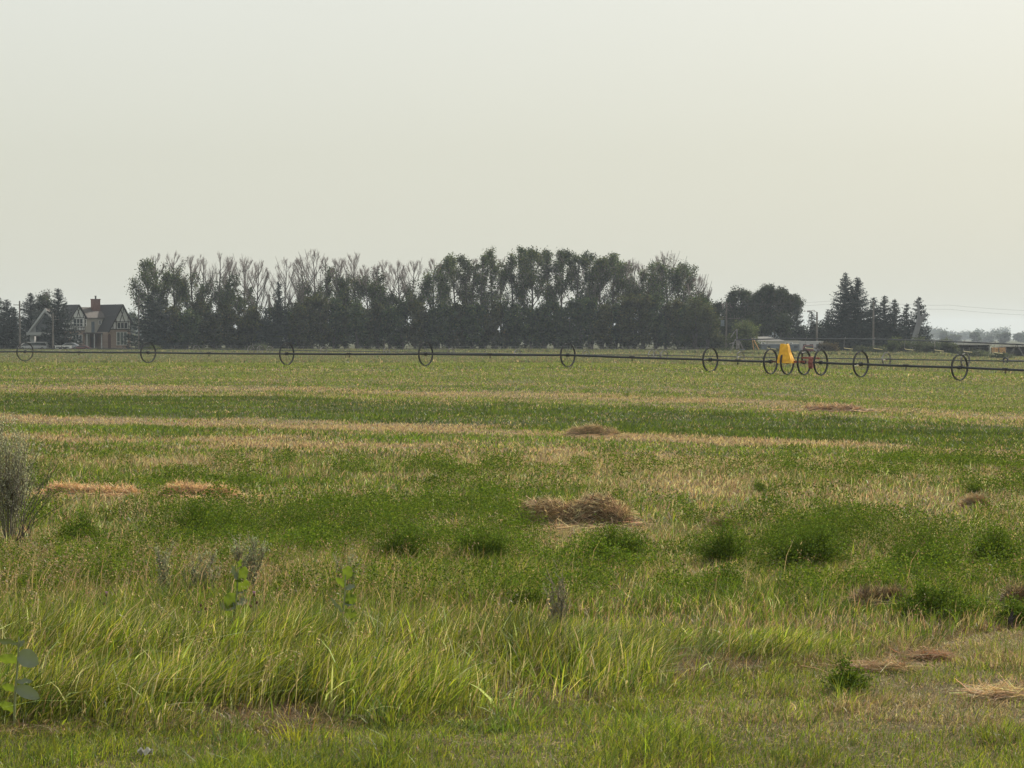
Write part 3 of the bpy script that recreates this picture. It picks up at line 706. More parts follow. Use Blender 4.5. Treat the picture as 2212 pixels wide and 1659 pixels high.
# ------------------------------------------------------------------ loose hay and straw
def hay(name, label, px, py, w, h, D=None, n=2500, lobes=None, cols=None, wts=None, cat='hay pile', group=None, L=(.18, .42), rough=.5, r=(.0016, .0032)):
    n = int(n * 1.7); D = D or 2.55 * F / (py - HOR); x0 = X(px, D); z0 = g(x0, D); hw = w / F * D * .5; hh = h / F * D
    cols = cols or [STRAW, TAN, PINKT, BROWN]; wts = wts or [3, 4, 3, 1]
    t = thing(name, label, cat, (x0, D, z0), group=group)
    lobes = lobes or [(0, 1.0, 1.0)]           # centre (share of half width), half width share, height share
    P, T = [], []
    core = MB()
    for (lc, lw, lh) in lobes:
        m = int(n * lw / sum(q[1] for q in lobes)); a = RNG.uniform(0, 2 * np.pi, m); ph = np.arccos(RNG.uniform(.0, 1, m))
        ax, ay, az = hw * lw, max(.28 * hw * lw, hh * .9), hh * lh
        shell = RNG.uniform(.82, 1.06, m)
        p = np.stack([lc * hw + ax * np.sin(ph) * np.cos(a) * shell, ay * np.sin(ph) * np.sin(a) * shell, az * np.cos(ph) * shell], 1)
        tx = np.stack([-np.cos(ph) * np.cos(a) * 0 + 1.0 * np.ones(m), RNG.normal(0, .35, m), -(az / ax) * np.sin(ph) * np.cos(a) / np.maximum(np.cos(ph), .25)], 1)
        tx += RNG.normal(0, rough, (m, 3)); tx /= np.linalg.norm(tx, axis=1)[:, None]
        P.append(p); T.append(tx)
        mf = m // 4; fr = RNG.normal(0, 1, (mf, 3)) * np.array([ax * .75, ay * 1.5, 0]) + np.array([lc * hw, 0, .02]); fr[:, 2] += RNG.uniform(0, .04, mf); tf = RNG.normal(0, 1, (mf, 3)) * np.array([1, .7, .12]); tf /= np.linalg.norm(tf, axis=1)[:, None]
        P.append(fr); T.append(tf)
        vs, fs = [], []
        for i in range(7):
            q = i / 6 * PI / 2
            for j in range(16):
                aa = j * PI / 8; vs.append((lc * hw + .86 * ax * math.cos(q) * math.cos(aa), .86 * ay * math.cos(q) * math.sin(aa), .84 * az * math.sin(q) - .01))
        for i in range(6):
            for j in range(16): fs.append((i * 16 + j, i * 16 + (j + 1) % 16, (i + 1) * 16 + (j + 1) % 16, (i + 1) * 16 + j))
        core.add(vs, fs)
    core.build('matted_core', M['core'], t)
    P = np.concatenate(P); T = np.concatenate(T); ln = RNG.uniform(*L, len(P))[:, None]
    col = pick(cols, wts, len(P))
    bend = P + RNG.normal(0, .012, P.shape); lift = np.array([0, 0, .012])
    A = bend - T * ln * .5; B = bend + lift; E = bend + T * ln * .5
    k = RNG.uniform(size=len(P)) < .06; E[k, 2] += RNG.uniform(.03, .12, k.sum())
    A[:, 2] = np.maximum(A[:, 2], .004); E[:, 2] = np.maximum(E[:, 2], .004)
    rr = RNG.uniform(*r, len(P)) * (D / 30) ** .5
    v, i, s_, c = merge([seg_arrays(A, B, rr, rr, col), seg_arrays(B, E, rr, rr * .6, col)])
    fast_mesh('stalks', v, i, s_, M['straw'], c, t)
M['core'] = mat('matted_hay', (.22, .13, .055), 1, noise=(.10, .06, .03), scale=9)
hay('hay_pile', 'brown tangled two-humped hay pile lying in the middle of the field', 1235, 1139, 262, 60, n=8200, lobes=[(-.45, .50, .84), (.0, .34, .66), (.42, .46, 1.0), (.8, .2, .55)], L=(.14, .45),
    cols=[(.47, .37, .24), (.32, .235, .145), (.70, .59, .42), (.09, .06, .035)], wts=[4, 3, 2.4, 3], rough=.42)
hay('straw_row', 'pale straw row lying in the field near the left edge', 198, 1076, 200, 20, n=3000, lobes=[(-.6, .4, 1.0), (0, .5, .75), (.6, .45, .55)], cols=[(.70, .55, .38), (.58, .43, .28), (.38, .26, .17)], wts=[4, 3, 1.5], cat='straw', group='pale straw rows at left')
hay('straw_row', 'shorter pale straw row with a humped left half, right of the longer one', 420, 1079, 190, 22, n=3000, lobes=[(-.3, .45, 1.0), (.3, .6, .8)], cols=[(.70, .55, .38), (.58, .43, .28), (.38, .26, .17)], wts=[4, 3, 1.5], cat='straw', group='pale straw rows at left')
hay('hay_heap', 'low brown hay heap on the dry row beyond the brown hay pile', 1275, 948, 120, 22, n=1900, cols=[(.44, .355, .23), (.32, .25, .16), (.56, .46, .32)], wts=[3, 3, 2], L=(.2, .5), lobes=[(-.35, .45, .7), (.1, .4, 1.0), (.6, .45, .45)])
hay('hay_heap', 'flat dark-topped hay heap on the far dry row at right', 1798, 889, 120, 7, n=700, cols=[(.48, .37, .25), (.34, .25, .18)], wts=[3, 2], L=(.25, .6), r=(.004, .008))
hay('straw_heap', 'small pale straw heap in the field near the right edge', 2108, 1102, 58, 18, n=700, cols=[(.42, .34, .22), (.34, .25, .15)], wts=[3, 2], cat='straw')
hay('straw_heap', 'faint straw heap left of the largest alfalfa clump', 1560, 1150, 70, 14, n=600, cols=[(.38, .31, .19), (.30, .22, .13)], wts=[3, 2], cat='straw')
hay('hay_clump', 'dark rotted hay clump at the edge of the mown strip on the right', 1905, 1314, 120, 19, n=1500, cols=[(.27, .205, .125), (.42, .34, .22), (.12, .09, .055)], wts=[3, 2, 3], lobes=[(-.35, .55, .8), (.35, .5, 1.0)])
hay('hay_clump', 'dark rotted hay clump cut by the right edge of the picture', 2200, 1318, 60, 22, n=900, cols=[(.27, .205, .125), (.42, .34, .22), (.12, .09, .055)], wts=[3, 2, 3])
hay('straw_litter', 'flattened straw litter in the mown grass behind the lone alfalfa plant', 1905, 1452, 130, 3, n=200, cols=[(.50, .40, .27), (.38, .28, .18)], wts=[2, 2], cat='straw', L=(.10, .34), rough=.7)
hay('straw_litter', 'long straw stalks lying by the right edge in the mown grass', 2165, 1512, 120, 4, n=230, cols=[(.60, .50, .34), (.44, .33, .22)], wts=[3, 2], cat='straw', L=(.15, .42), rough=.55)
hay('straw_litter', 'pinkish straw litter near the edge of the dry mown strip', 2012, 1428, 70, 5, n=200, cols=[(.42, .30, .20)], wts=[1], cat='straw', L=(.1, .3))
def stump():
    D = 19.6; x0 = X(2186, D); t = MB(); t.rod([(0, 0, -.02), (-.005, 0, .08), (.02, .01, .15)], [.028, .022, .012], 8); t.rod([(.0, 0, .05), (.05, 0, .12)], [.012, .006], 6)
    tag(t.build('wooden_stub', M['timber'], loc=(x0, D, g(x0, D))), 'small black wooden stub at the edge of the mown strip, far right', 'stub')
stump()
M['paper'] = mat('dirty_paper', (.50, .49, .45), .8, noise=(.34, .32, .28), scale=30)
def litter():
    D = 13.55; x0 = X(311, D); b = MB(); rg = random.Random(4)
    n = 9; vs = [(-.045 + .09 * i / (n - 1), -.03 + .06 * j / (n - 1), .018 + .022 * rg.random() + .02 * math.sin(i * .9) * math.cos(j)) for j in range(n) for i in range(n)]
    b.add(vs, [(j * n + i, j * n + i + 1, (j + 1) * n + i + 1, (j + 1) * n + i) for j in range(n - 1) for i in range(n - 1)])
    tag(b.build('paper_scrap', M['paper'], loc=(x0, D, g(x0, D) + .02)), 'crumpled white scrap lying in the grass at the bottom left', 'litter')
litter()

# ------------------------------------------------------------------ sprinkler lines
def lerp_tab(t, xs, ys): return float(np.interp(t, xs, ys))
RW = .735
def wheel_proto(r, w, t, spoke_r, seg=44):
    b = MB(); b.ring(r, w, t, seg)
    for k in range(16):                                # lugs on the tread
        a = 2 * PI * k / 16 + .1; c_, s_ = math.cos(a), math.sin(a)
        b.rod([(-w * .4, (r + .012) * c_, (r + .012) * s_), (w * .4, (r + .012) * c_, (r + .012) * s_)], .014, 4)
    return b

def front_line():
    # picture position, wheel height, wheel bottom row, disc width share
    W = [(-225, 36.5, 777, .93), (54, 41, 780, .93), (320, 44.6, 784, .80), (619.5, 48.6, 788.5, .71), (919.5, 50.6, 790, .68), (1226.5, 52, 793, .68), (1534.5, 54, 804, .67),
         (1664.5, 55, 808.5, .61), (1700.5, 55.2, 809.5, .58), (1737, 55.4, 810, .59), (1773, 55.6, 811, .60), (1859.5, 56, 814.5, .65), (2073, 56.6, 822, .68), (2290, 58, 831, .6)]
    root = thing('wheel_line_sprinkler', 'nearer wheel line sprinkler with big black wheels and a yellow-hooded mover', 'irrigation machine', (X(1226, 138), 138, g(X(1226, 138), 138)))
    L0 = Vector(root.location); ctr = []
    rim = wheel_proto(RW, .10, .048, .012); rimo = None
    sp = MB(); 
    for k in range(1): sp.rod([(0, .06, 0), (.0, RW - .03, 0)], .007, 4)
    hb = MB(); hb.rod([(-.09, 0, 0), (.09, 0, 0)], [.11, .11], 12)
    for i, (px, hgt, bot, ratio) in enumerate(W):
        D = F * 2 * RW / hgt; zc = Z(bot - hgt / 2, D); c = Vector((X(px, D), D, zc)); ctr.append(c)
        az = math.atan2(c.x, c.y); phi = math.acos(max(.5, ratio - .07))
        # disc normal: towards the viewer's right and nearer, along the pipe
        yaw = math.atan2(-math.cos(phi), math.sin(phi)) - az
        if rimo is None:
            w = rim.build('wheel', M['steel'], root); rimo = w
            hubm = hb.build('hub', M['steel'], w); spm = [sp.build('spoke', M['steel'], w)]
            for k in range(1, 8):
                q = spm[0].copy(); C.objects.link(q); q.parent = w; q.rotation_euler = (2 * PI * k / 8, 0, 0); spm.append(q)
        else:
            w = rimo.copy(); C.objects.link(w); w.parent = root
            for ch in [hubm] + spm:
                q = ch.copy(); C.objects.link(q); q.parent = w
        w.location = c - L0; w.rotation_euler = (random.uniform(0, 6), 0, yaw)
        w.rotation_mode = 'XYZ'
    def dense(a, b, sag=.02, n=7):
        return [a.lerp(b, k / n) - Vector((0, 0, sag * math.sin(PI * k / n))) for k in range(n)]
    def pipe(ids, name='pipe'):
        pts = []
        for k in range(len(ids) - 1): pts += dense(ctr[ids[k]], ctr[ids[k + 1]])
        pts.append(ctr[ids[-1]]); b = MB(); b.rod([p - L0 for p in pts], .068, 8)
        return b.build(name, M['pipe'], root)
    pipe([0, 1, 2, 3, 4, 5, 6, 7]); pipe([10, 11, 12, 13])
    # couplers and sprinkler heads hanging at the joints
    for k in (1, 2, 3, 4, 5, 6, 11, 12):
        a, b_ = ctr[k], ctr[min(k + 1, 13)]
        for f in (.46,):
            p = a.lerp(b_, f) - L0; d = (b_ - a).normalized(); q = MB()
            q.rod([p - d * .16, p + d * .16], .085, 8)
            q.rod([p, p - Vector((0, 0, .16))], .03, 6); q.rod([p - Vector((0, 0, .15)), p - Vector((0, 0, .26))], [.05, .02], 6)
            q.build('sprinkler_head', M['steel'], root)
    # the mover between the four middle wheels
    a, b_ = ctr[7], ctr[10]; d = (b_ - a).normalized(); n_ = Vector((-d.y, d.x, 0)).normalized()
    up = Vector((0, 0, 1))
    def beam(p0, p1, wd, ht, name, m, par=root):
        q = MB(); dd = (p1 - p0).normalized(); s_ = dd.cross(up).normalized(); u_ = s_.cross(dd)
        vs = [p + s_ * sx * wd / 2 + u_ * sz * ht / 2 for p in (p0, p1) for sx, sz in ((-1, -1), (1, -1), (1, 1), (-1, 1))]
        q.add([v_ - L0 for v_ in vs], [(3, 2, 1, 0), (4, 5, 6, 7), (0, 1, 5, 4), (1, 2, 6, 5), (2, 3, 7, 6), (3, 0, 4, 7)]); return q.build(name, m, par)
    m1, m2 = ctr[8], ctr[9]
    beam(a.lerp(b_, 0) + up * .0, m2 + up * .0, .11, .11, 'drive_axle', M['rust'])
    beam(m1 - d * .3 + up * .02 + n_ * .2, m2 + d * .1 + up * .02 + n_ * .2, .09, .12, 'frame_rail', M['red'])
    beam(m1 - d * .3 + up * .02 - n_ * .2, m2 + d * .1 + up * .02 - n_ * .2, .09, .12, 'frame_rail', M['red'])
    beam(m2 - d * .1 + up * .26 - n_ * .05, ctr[10] - d * .05 + up * .24 - n_ * .05, .10, .10, 'frame_rail', M['red'])
    beam(m2 - n_ * .35 - up * .02 - d * .05, m2 + n_ * .35 - up * .02 - d * .05, .08, .10, 'cross_member', M['rust'])
    gx = m2 + d * .42; q = MB(); q.rod([gx - d * .12 - L0, gx + d * .12 - L0], [.19, .19], 16)
    q2 = [gx + up * .22 - L0, gx - up * .30 - L0]
    for zz, rr in ((.16, .16), (-.20, .17)): q.rod([gx + up * zz - d * .10 - L0, gx + up * zz + d * .10 - L0], [rr, rr], 14)
    q.build('gear_housing', M['red'], root)
    q = MB(); q.rod([gx + d * .05 - L0, ctr[10] - L0], .062, 8); q.build('pipe', M['pipe'], root)
    q = MB(); q.rod([m2 - d * .12 + up * .55 - L0, m2 - d * .12 - L0], .05, 8); q.rod([m2 - d * .12 + up * .5 - n_ * .1 - L0, m2 - d * .12 + up * .5 + n_ * .1 - L0], .07, 8); q.build('engine_block', M['steel'], root)
    # canvas hood over the engine: tapered, leaning, creased
    D = 129.6; c0 = Vector((X(1699, D), D, Z(784.5, D)))
    nx, nz = 12, 14; vs = []; loops = []
    for j in range(nz + 1):
        t = j / nz; w_ = .43 * (1 - t) + .20 * t; dp = .32 * (1 - t) + .14 * t
        w_ *= 1 + .05 * math.sin(t * 9); cx = -.02 - .10 * t
        for k in range(4 * nx):
            s_, f = divmod(k, nx); f /= nx
            e_ = [(-1 + 2 * f, -1), (1, -1 + 2 * f), (1 - 2 * f, 1), (-1, 1 - 2 * f)][s_]
            fold = .03 * math.sin(f * 17 + t * 5 + s_) * (1 - t * .6) + .02 * math.sin(f * 31 - t * 11)
            vs.append(c0 - L0 + Vector((cx + e_[0] * w_ * (1 + fold) , e_[1] * dp * (1 + fold), 1.10 * t + .02 * math.sin(f * 7 + s_) * (t > .95))))
    N = 4 * nx; fs = [(j * N + k, j * N + (k + 1) % N, (j + 1) * N + (k + 1) % N, (j + 1) * N + k) for j in range(nz) for k in range(N)]
    fs.append(tuple(nz * N + k for k in range(N))); q = MB()
    rotz = -.5; cc, ss = math.cos(rotz), math.sin(rotz); o_ = c0 - L0
    vs = [Vector((o_.x + (v_.x - o_.x) * cc - (v_.y - o_.y) * ss, o_.y + (v_.x - o_.x) * ss + (v_.y - o_.y) * cc, v_.z)) for v_ in vs]
    q.add(vs, fs); q.build('engine_hood', M['yellow'], root)
front_line()

def back_line():
    W = [(424, 420, 754), (542, 412, 755.5), (562, 411, 755.5), (583, 410, 756), (699, 400, 758), (835, 388, 760), (974, 372, 762), (1118, 352, 764.5), (1266, 334, 766.5),
         (1408, 318, 767), (1419, 317, 767.2), (1435, 315, 767.5), (1600, 290, 771), (1740, 268, 773), (1915, 243, 776), (2085, 226, 778.5), (2300, 212, 782)]
    root = thing('wheel_line_sprinkler', 'distant second wheel line sprinkler with small pale wheels, in front of the trees', 'irrigation machine', (X(1118, 352), 352, g(X(1118, 352), 352)))
    L0 = Vector(root.location); proto = None; pts = []
    b = wheel_proto(.74, .16, .06, .02, 28)
    for k in range(8):
        a = 2 * PI * k / 8; b.rod([(0, 0, 0), (0, .72 * math.cos(a), .72 * math.sin(a))], .024, 4)
    b.rod([(-.1, 0, 0), (.1, 0, 0)], .1, 8)
    for (px, D, py) in W:
        c = Vector(at(px, py, D)); pts.append(c)
        if proto is None: proto = b.build('wheel', M['fargalv'], root); w = proto
        else: w = proto.copy(); C.objects.link(w); w.parent = root
        w.location = c - L0; w.rotation_euler = (random.uniform(0, 6), 0, -PI / 2 + .75)
    pts = [Vector(at(-60, 753.5, 430)), Vector(at(200, 753.5, 428))] + pts
    q = MB(); q.rod([p - L0 for p in pts], .065, 6); q.build('pipe', M['pipe'], root)
back_line()

def pivot():
    root = thing('center_pivot_sprinkler', 'overhead pivot sprinkler pipe with hanging yellow-tipped drop hoses at right', 'irrigation machine', (X(1592, 428), 428, g(X(1592, 428), 428)))
    L0 = Vector(root.location)
    def P(px, py, D): return Vector(at(px, py, D)) - L0
    tabx = [1592, 1700, 1866, 1960, 2035, 2120, 2212, 2330]; taby = [734, 731.5, 732.5, 734.5, 737, 740.5, 744.5, 751]
    line = [P(px, py, np.interp(px, [1592, 2330], [428, 330])) for px, py in zip(tabx, taby)]
    b = MB(); b.rod(line, .12, 8); b.build('pipe', M['pipe'], root)
    t = MB(); base = P(1592, 757, 428); top = P(1592, 711, 428); base.z = -.1
    t.rod([base, top], .11, 8); t.rod([top, top + Vector((-.5, 0, -.5)), top + Vector((-1.2, 0, -1.6))], .09, 8)
    t.rod([P(1586, 740, 428), P(1575, 743, 428)], .12, 6)
    t.build('pivot_riser', M['fargalv'], root)
    t = MB()
    for sx in (-1, 1):
        for sy in (-1, 1): t.rod([Vector((sx * 1.5, sy * 1.5, -.1)), Vector((sx * .3, sy * .3, 2.6))], .07, 6)
    t.build('pivot_frame', M['fargalv'], root)
    t = MB(); zb = P(1592, 740, 427); t.box(zb.x - .1, zb.x + .55, -.5, -.1, .8, 2.4); t.build('control_box', M['fargalv'], root)
    for px in (1660, 1742, 1826, 1890, 1957, 2022, 2084, 2150):
        D = float(np.interp(px, [1592, 2330], [428, 330])); y0 = float(np.interp(px, tabx, taby)); k = 428 / D
        q = MB(); a = P(px, y0, D); u_ = a + Vector((0, 0, .35)); a2 = P(px - 2.5, y0 + 3, D); lo = P(px - 3, y0 + 19 * (D / 428) ** 0, D); 
        q.rod([a, u_, a2, lo], .035, 5); o = q.build('drop_pipe', M['fargalv'], root)
        q = MB(); q.rod([lo, lo + Vector((.2, 0, -.08)), P(px + 16, y0 + 22, D)], .06, 5); q.build('boom_hose', M['hose'], o)
    # outer tower that carries the span
    for px in (2196,):
        D = float(np.interp(px, [1592, 2330], [428, 330])); yy = float(np.interp(px, tabx, taby)); top = P(px, yy, D); gz = g(X(px, D), D) - L0.z; q = MB()
        q.rod([top, Vector((top.x - 1.3, top.y + 1.2, gz + .5))], .06, 6); q.rod([top, Vector((top.x + 1.3, top.y - 1.2, gz + .5))], .06, 6)
        q.rod([Vector((top.x - 1.3, top.y + 1.2, gz + .5)), Vector((top.x + 1.3, top.y - 1.2, gz + .5))], .07, 6); tw = q.build('tower_frame', M['fargalv'], root)
        for s_ in (-1, 1):
            w = MB(); w.ring(.5, .25, .2, 20); o = w.build('tower_wheel', M['tyre'], root); o.location = (top.x + s_ * 1.4, top.y - s_ * 1.3, gz + .48); o.rotation_euler = (0, 0, PI / 2 - .75)
pivot()

# ------------------------------------------------------------------ trees
def fol(pts, n, sig, size, cols, w, parent, m='leaf', name='crown', flat=.2, droop=None, aspect=.7):
    pts = np.asarray(pts); k = RNG.integers(0, len(pts), n)
    p = pts[k] + RNG.normal(0, 1, (n, 3)) * sig
    tone = (.40 + 1.3 * vnoise(p[:, 0] + p[:, 1], p[:, 2], 1.3, 7))[:, None]
    v, i, s, c = quad_arrays(p, RNG.uniform(*size, n), np.clip(pick(cols, w, n, jit=.18) * tone, .003, 1), flat=flat, droop=droop, aspect=aspect)
    return fast_mesh(name, v, i, s, M[m], c, parent)

DARKL = [(.044, .064, .027), (.064, .086, .032), (.026, .040, .023), (.105, .110, .042)]
def poplar(px, top, w, fy, D, label, dens=1.0, low=.12, vase=.62, group=None, cols=DARKL, name='poplar_tree', lean=0., leafy=1.0):
    x0 = X(px, D); z0 = g(x0, D); H = Z(top, D) - z0; W = w / F * D; fz = Z(fy, D) - z0
    t = thing(name, label, 'tree', (x0, D, z0), group=group)
    rg = np.random.default_rng(int(px * 7 + top * 3 + D)); s0, s1, r0, r1 = [], [], [], []; nodes = []
    # trunk
    nseg = 9; pts = []; q = np.zeros(3)
    for k in range(nseg + 1):
        f = k / nseg; pts.append(np.array([lean * H * f * f + .25 * math.sin(f * 5 + px), .2 * math.cos(f * 4 + px), H * .93 * f - .1]))
    R0 = .016 * H
    for k in range(nseg):
        s0.append(pts[k]); s1.append(pts[k + 1]); r0.append(R0 * (1 - k / nseg) ** .8 + .03); r1.append(R0 * (1 - (k + 1) / nseg) ** .8 + .03)
    def tr(f):
        f = min(max(f, 0), .999) * nseg; k = int(f); return pts[k] * (1 - f + k) + pts[k + 1] * (f - k)
    def cap(p, p0):
        lim = H * (1 - .20 * min(1.3, (abs(p[0] - tr(.9)[0]) / (W * .5))) ** 1.6) - rg.uniform(0, .05) * H
        return p if p[2] <= lim else p0 + (p - p0) * max(.05, (lim - p0[2]) / max(.05, p[2] - p0[2]))
    nb = int(15 + 5 * dens)
    for b in range(nb):
        f = low + (1 - low) * ((b + rg.uniform(0, 1)) / nb) ** .9 * .93; a = rg.uniform(0, 2 * PI) + b * 2.4
        base = tr(f); env = W * .5 * (math.sin(PI * min(1, (f * .8 + .22))) ** .7) * rg.uniform(.7, 1.15)
        rise = env * (rg.uniform(1.0, 1.9) if fy > top + 22 else rg.uniform(.65, 1.35)) * (1 + vase * .5)
        rise = min(rise, H - base[2])
        tip = base + np.array([math.cos(a) * env, math.sin(a) * env, rise]); mid = base * .5 + tip * .5 + np.array([math.cos(a), math.sin(a), -.5]) * env * .12
        rb = R0 * (1 - f) * .42 + .045
        s0 += [base, mid]; s1 += [mid, tip]; r0 += [rb, rb * .6]; r1 += [rb * .6, .035]
        for j in range(5):
            g_ = rg.uniform(.2, .98); p = base * (1 - g_) + tip * g_ if g_ > .5 else base * (1 - g_) + tip * g_
            p = (base * (1 - 2 * g_) + mid * 2 * g_) if g_ < .5 else (mid * (2 - 2 * g_) + tip * (2 * g_ - 1))
            l_ = env * .55 * rg.uniform(.6, 1.2) + .5; a2 = a + rg.uniform(-1.1, 1.1)
            e_ = p + np.array([math.cos(a2) * l_ * .55, math.sin(a2) * l_ * .55, l_ * rg.uniform(.7, 1.25)]); e_ = cap(e_, p)
            s0.append(p); s1.append(e_); r0.append(rb * .4 + .012); r1.append(.02); nodes += [p, (p + e_) / 2, e_]
            for m_ in range(8):
                h_ = rg.uniform(.25, 1); p2 = p * (1 - h_) + e_ * h_; e2 = p2 + np.array([rg.normal(0, .3), rg.normal(0, .3), rg.uniform(.25, 1.0)]) * (l_ * .45 + .3); e2 = cap(e2, p2)
                s0.append(p2); s1.append(e2); r0.append(.019); r1.append(.010); nodes += [e2, (p2 + e2) / 2]
    s0 = np.array(s0); s1 = np.array(s1); r0 = np.array(r0); r1 = np.array(r1)
    v, i, s, c = seg_arrays(s0, s1, r0, r1); o = fast_mesh('trunk', v, i, s, M['bark'], c, t)
    o.data.materials.append(M['twig']); o.data.polygons.foreach_set('material_index', np.repeat(np.where(r0 > .05, 0, 1), 3).astype(np.int32))
    nodes = np.array(nodes); jag = fz + rg.normal(0, .05 * H, len(nodes)) * (1 if fy > top + 12 else .2) + (1.2 if fy <= top + 8 else 0)
    keep = (nodes[:, 2] < jag) & (vnoise(nodes[:, 0] * 1.0 + px, nodes[:, 2] + nodes[:, 1], 1.6, 3) > .30)
    ok = nodes[keep]
    if len(ok) > 6:
        sel = ok[rg.choice(len(ok), max(6, int(len(ok) * .6)), replace=False)]
        n = int(5000 * dens * leafy * (W / 4.2) * max(.35, fz / H))
        tint = rg.uniform(.75, 1.35); cols = [tuple(c_ * tint * k_ for c_, k_ in zip(cc_, (rg.uniform(.95, 1.15), 1, 1))) for cc_ in cols]
        fol(sel, n, np.array([.38, .38, .38]) * rg.uniform(.8, 1.25), (.14, .42), cols, [4, 3, 3, 1], t)
    return t

def bushy(px, top, w, D, label, n=2600, cols=DARKL, name='bushy_tree', base_f=.0, wts=(4, 3, 3, 1), size=(.18, .42), lobes=9, group=None, cat='tree', m='leaf', oy=.8):
    x0 = X(px, D); z0 = g(x0, D); H = Z(top, D) - z0; W = w / F * D
    t = thing(name, label, cat, (x0, D, z0), group=group); rg = np.random.default_rng(int(px * 5 + top + D))
    s0, s1, r0, r1, cen = [], [], [], [], []
    for k in range(lobes):
        f = (k + .5) / lobes; a = rg.uniform(0, 2 * PI); rr = W * .36 * rg.uniform(.3, 1) * (1 - .5 * f ** 2)
        c = np.array([math.cos(a) * rr, math.sin(a) * rr * oy, H * (base_f + (1 - base_f) * (.14 + .74 * f))]); cen.append(c)
        b = np.array([c[0] * .15, c[1] * .15, c[2] * .3 - .1]); s0 += [np.array([0, 0, -.1]), b]; s1 += [b, c]; r0 += [.022 * H, .014 * H]; r1 += [.014 * H, .02]
        for j in range(4):
            e_ = c + rg.normal(0, 1, 3) * W * .12 + [0, 0, W * .06]; s0.append(c); s1.append(e_); r0.append(.03); r1.append(.015)
    v, i, s, c = seg_arrays(s0, s1, r0, r1); fast_mesh('trunk', v, i, s, M['bark'], c, t)
    P = []
    for c in cen:
        m_ = 12; d = rg.normal(size=(m_, 3)); d /= np.linalg.norm(d, axis=1)[:, None]; d *= rg.uniform(.45, 1.0, (m_, 1))
        q = c + d * np.array([W * .26, W * .24, min(H * .16, W * .3)]); q[:, 2] = np.clip(q[:, 2], .15, H * .985); P.append(q)
    P = np.concatenate(P)
    fol(P, n, np.array([W * .05 + .08, W * .05 + .08, W * .045 + .1]), size, cols, list(wts), t, m=m)
    return t

def spruce(px, top, w, D, label, n_t=None, sparse=1.0, group='spruce trees around the yards', cols=((.020, .030, .024), (.030, .041, .029), (.014, .021, .020)), name='spruce_tree'):
    x0 = X(px, D); z0 = g(x0, D); H = Z(top, D) - z0; W = w / F * D
    t = thing(name, label, 'tree', (x0, D, z0), group=group); rg = np.random.default_rng(int(px * 3 + top + D))
    b = MB(); b.rod([(0, 0, -.1), (.05, 0, H * .5), (0, 0, H * .99)], [.017 * H, .010 * H, .02], 7)
    tiers = n_t or int(H / .34); P, Dr, Sz = [], [], []; z = .05
    s0, s1 = [], []
    for k in range(tiers):
        f = .04 + .95 * k / tiers; nb = int((6 + 3 * (1 - f)) * sparse) + 1
        for j in range(nb):
            a = rg.uniform(0, 2 * PI); L = W * .60 * min(1, 1.12 * (1 - f)) ** .85 * rg.uniform(.62, 1.15) * (1.0 if f > .10 else .8) + .22
            zz = H * f + rg.uniform(-.15, .15); dirv = np.array([math.cos(a), math.sin(a), 0])
            dro = -.30 + .55 * f
            s0.append(np.array([0, 0, zz])); s1.append(np.array([0, 0, zz]) + dirv * L * .9 + [0, 0, dro * L * .6])
            m_ = max(3, int(L / .16)); u = (np.arange(m_) + rg.uniform(0, 1, m_)) / m_
            q = np.array([0, 0, zz]) + dirv * (u * L)[:, None]; q[:, 2] += dro * L * u + .18 * L * u ** 3
            for rep in range(2):
                pp = q + rg.normal(0, 1, q.shape) * np.array([.12, .12, .06]) * (1 + .5 * L * .2)
                P.append(pp); Dr.append(np.tile(dirv * 1.2 + [0, 0, -.35], (m_, 1))); Sz.append(rg.uniform(.34, .66, m_) * (.6 + .4 * (1 - f)))
    for p_, q_ in zip(s0, s1): b.rod([p_, q_], [.035, .012], 3, False)
    b.build('trunk', M['bark'], t)
    P = np.concatenate(P); Dr = np.concatenate(Dr); Sz = np.concatenate(Sz)
    P = np.concatenate([P, np.stack([rg.normal(0, .05, 14), rg.normal(0, .05, 14), rg.uniform(H * .94, H, 14)], 1)]); Dr = np.concatenate([Dr, np.tile([[0, 0, 1.]], (14, 1))]); Sz = np.concatenate([Sz, np.full(14, .22)])
    d1 = Dr + rg.normal(0, .45, Dr.shape)
    v, i, s, c = quad_arrays(P, Sz, pick(cols, [3, 2, 2], len(P)), droop=d1 * 1.8, aspect=.42)
    fast_mesh('crown', v, i, s, M['needle'], c, t)
    return t

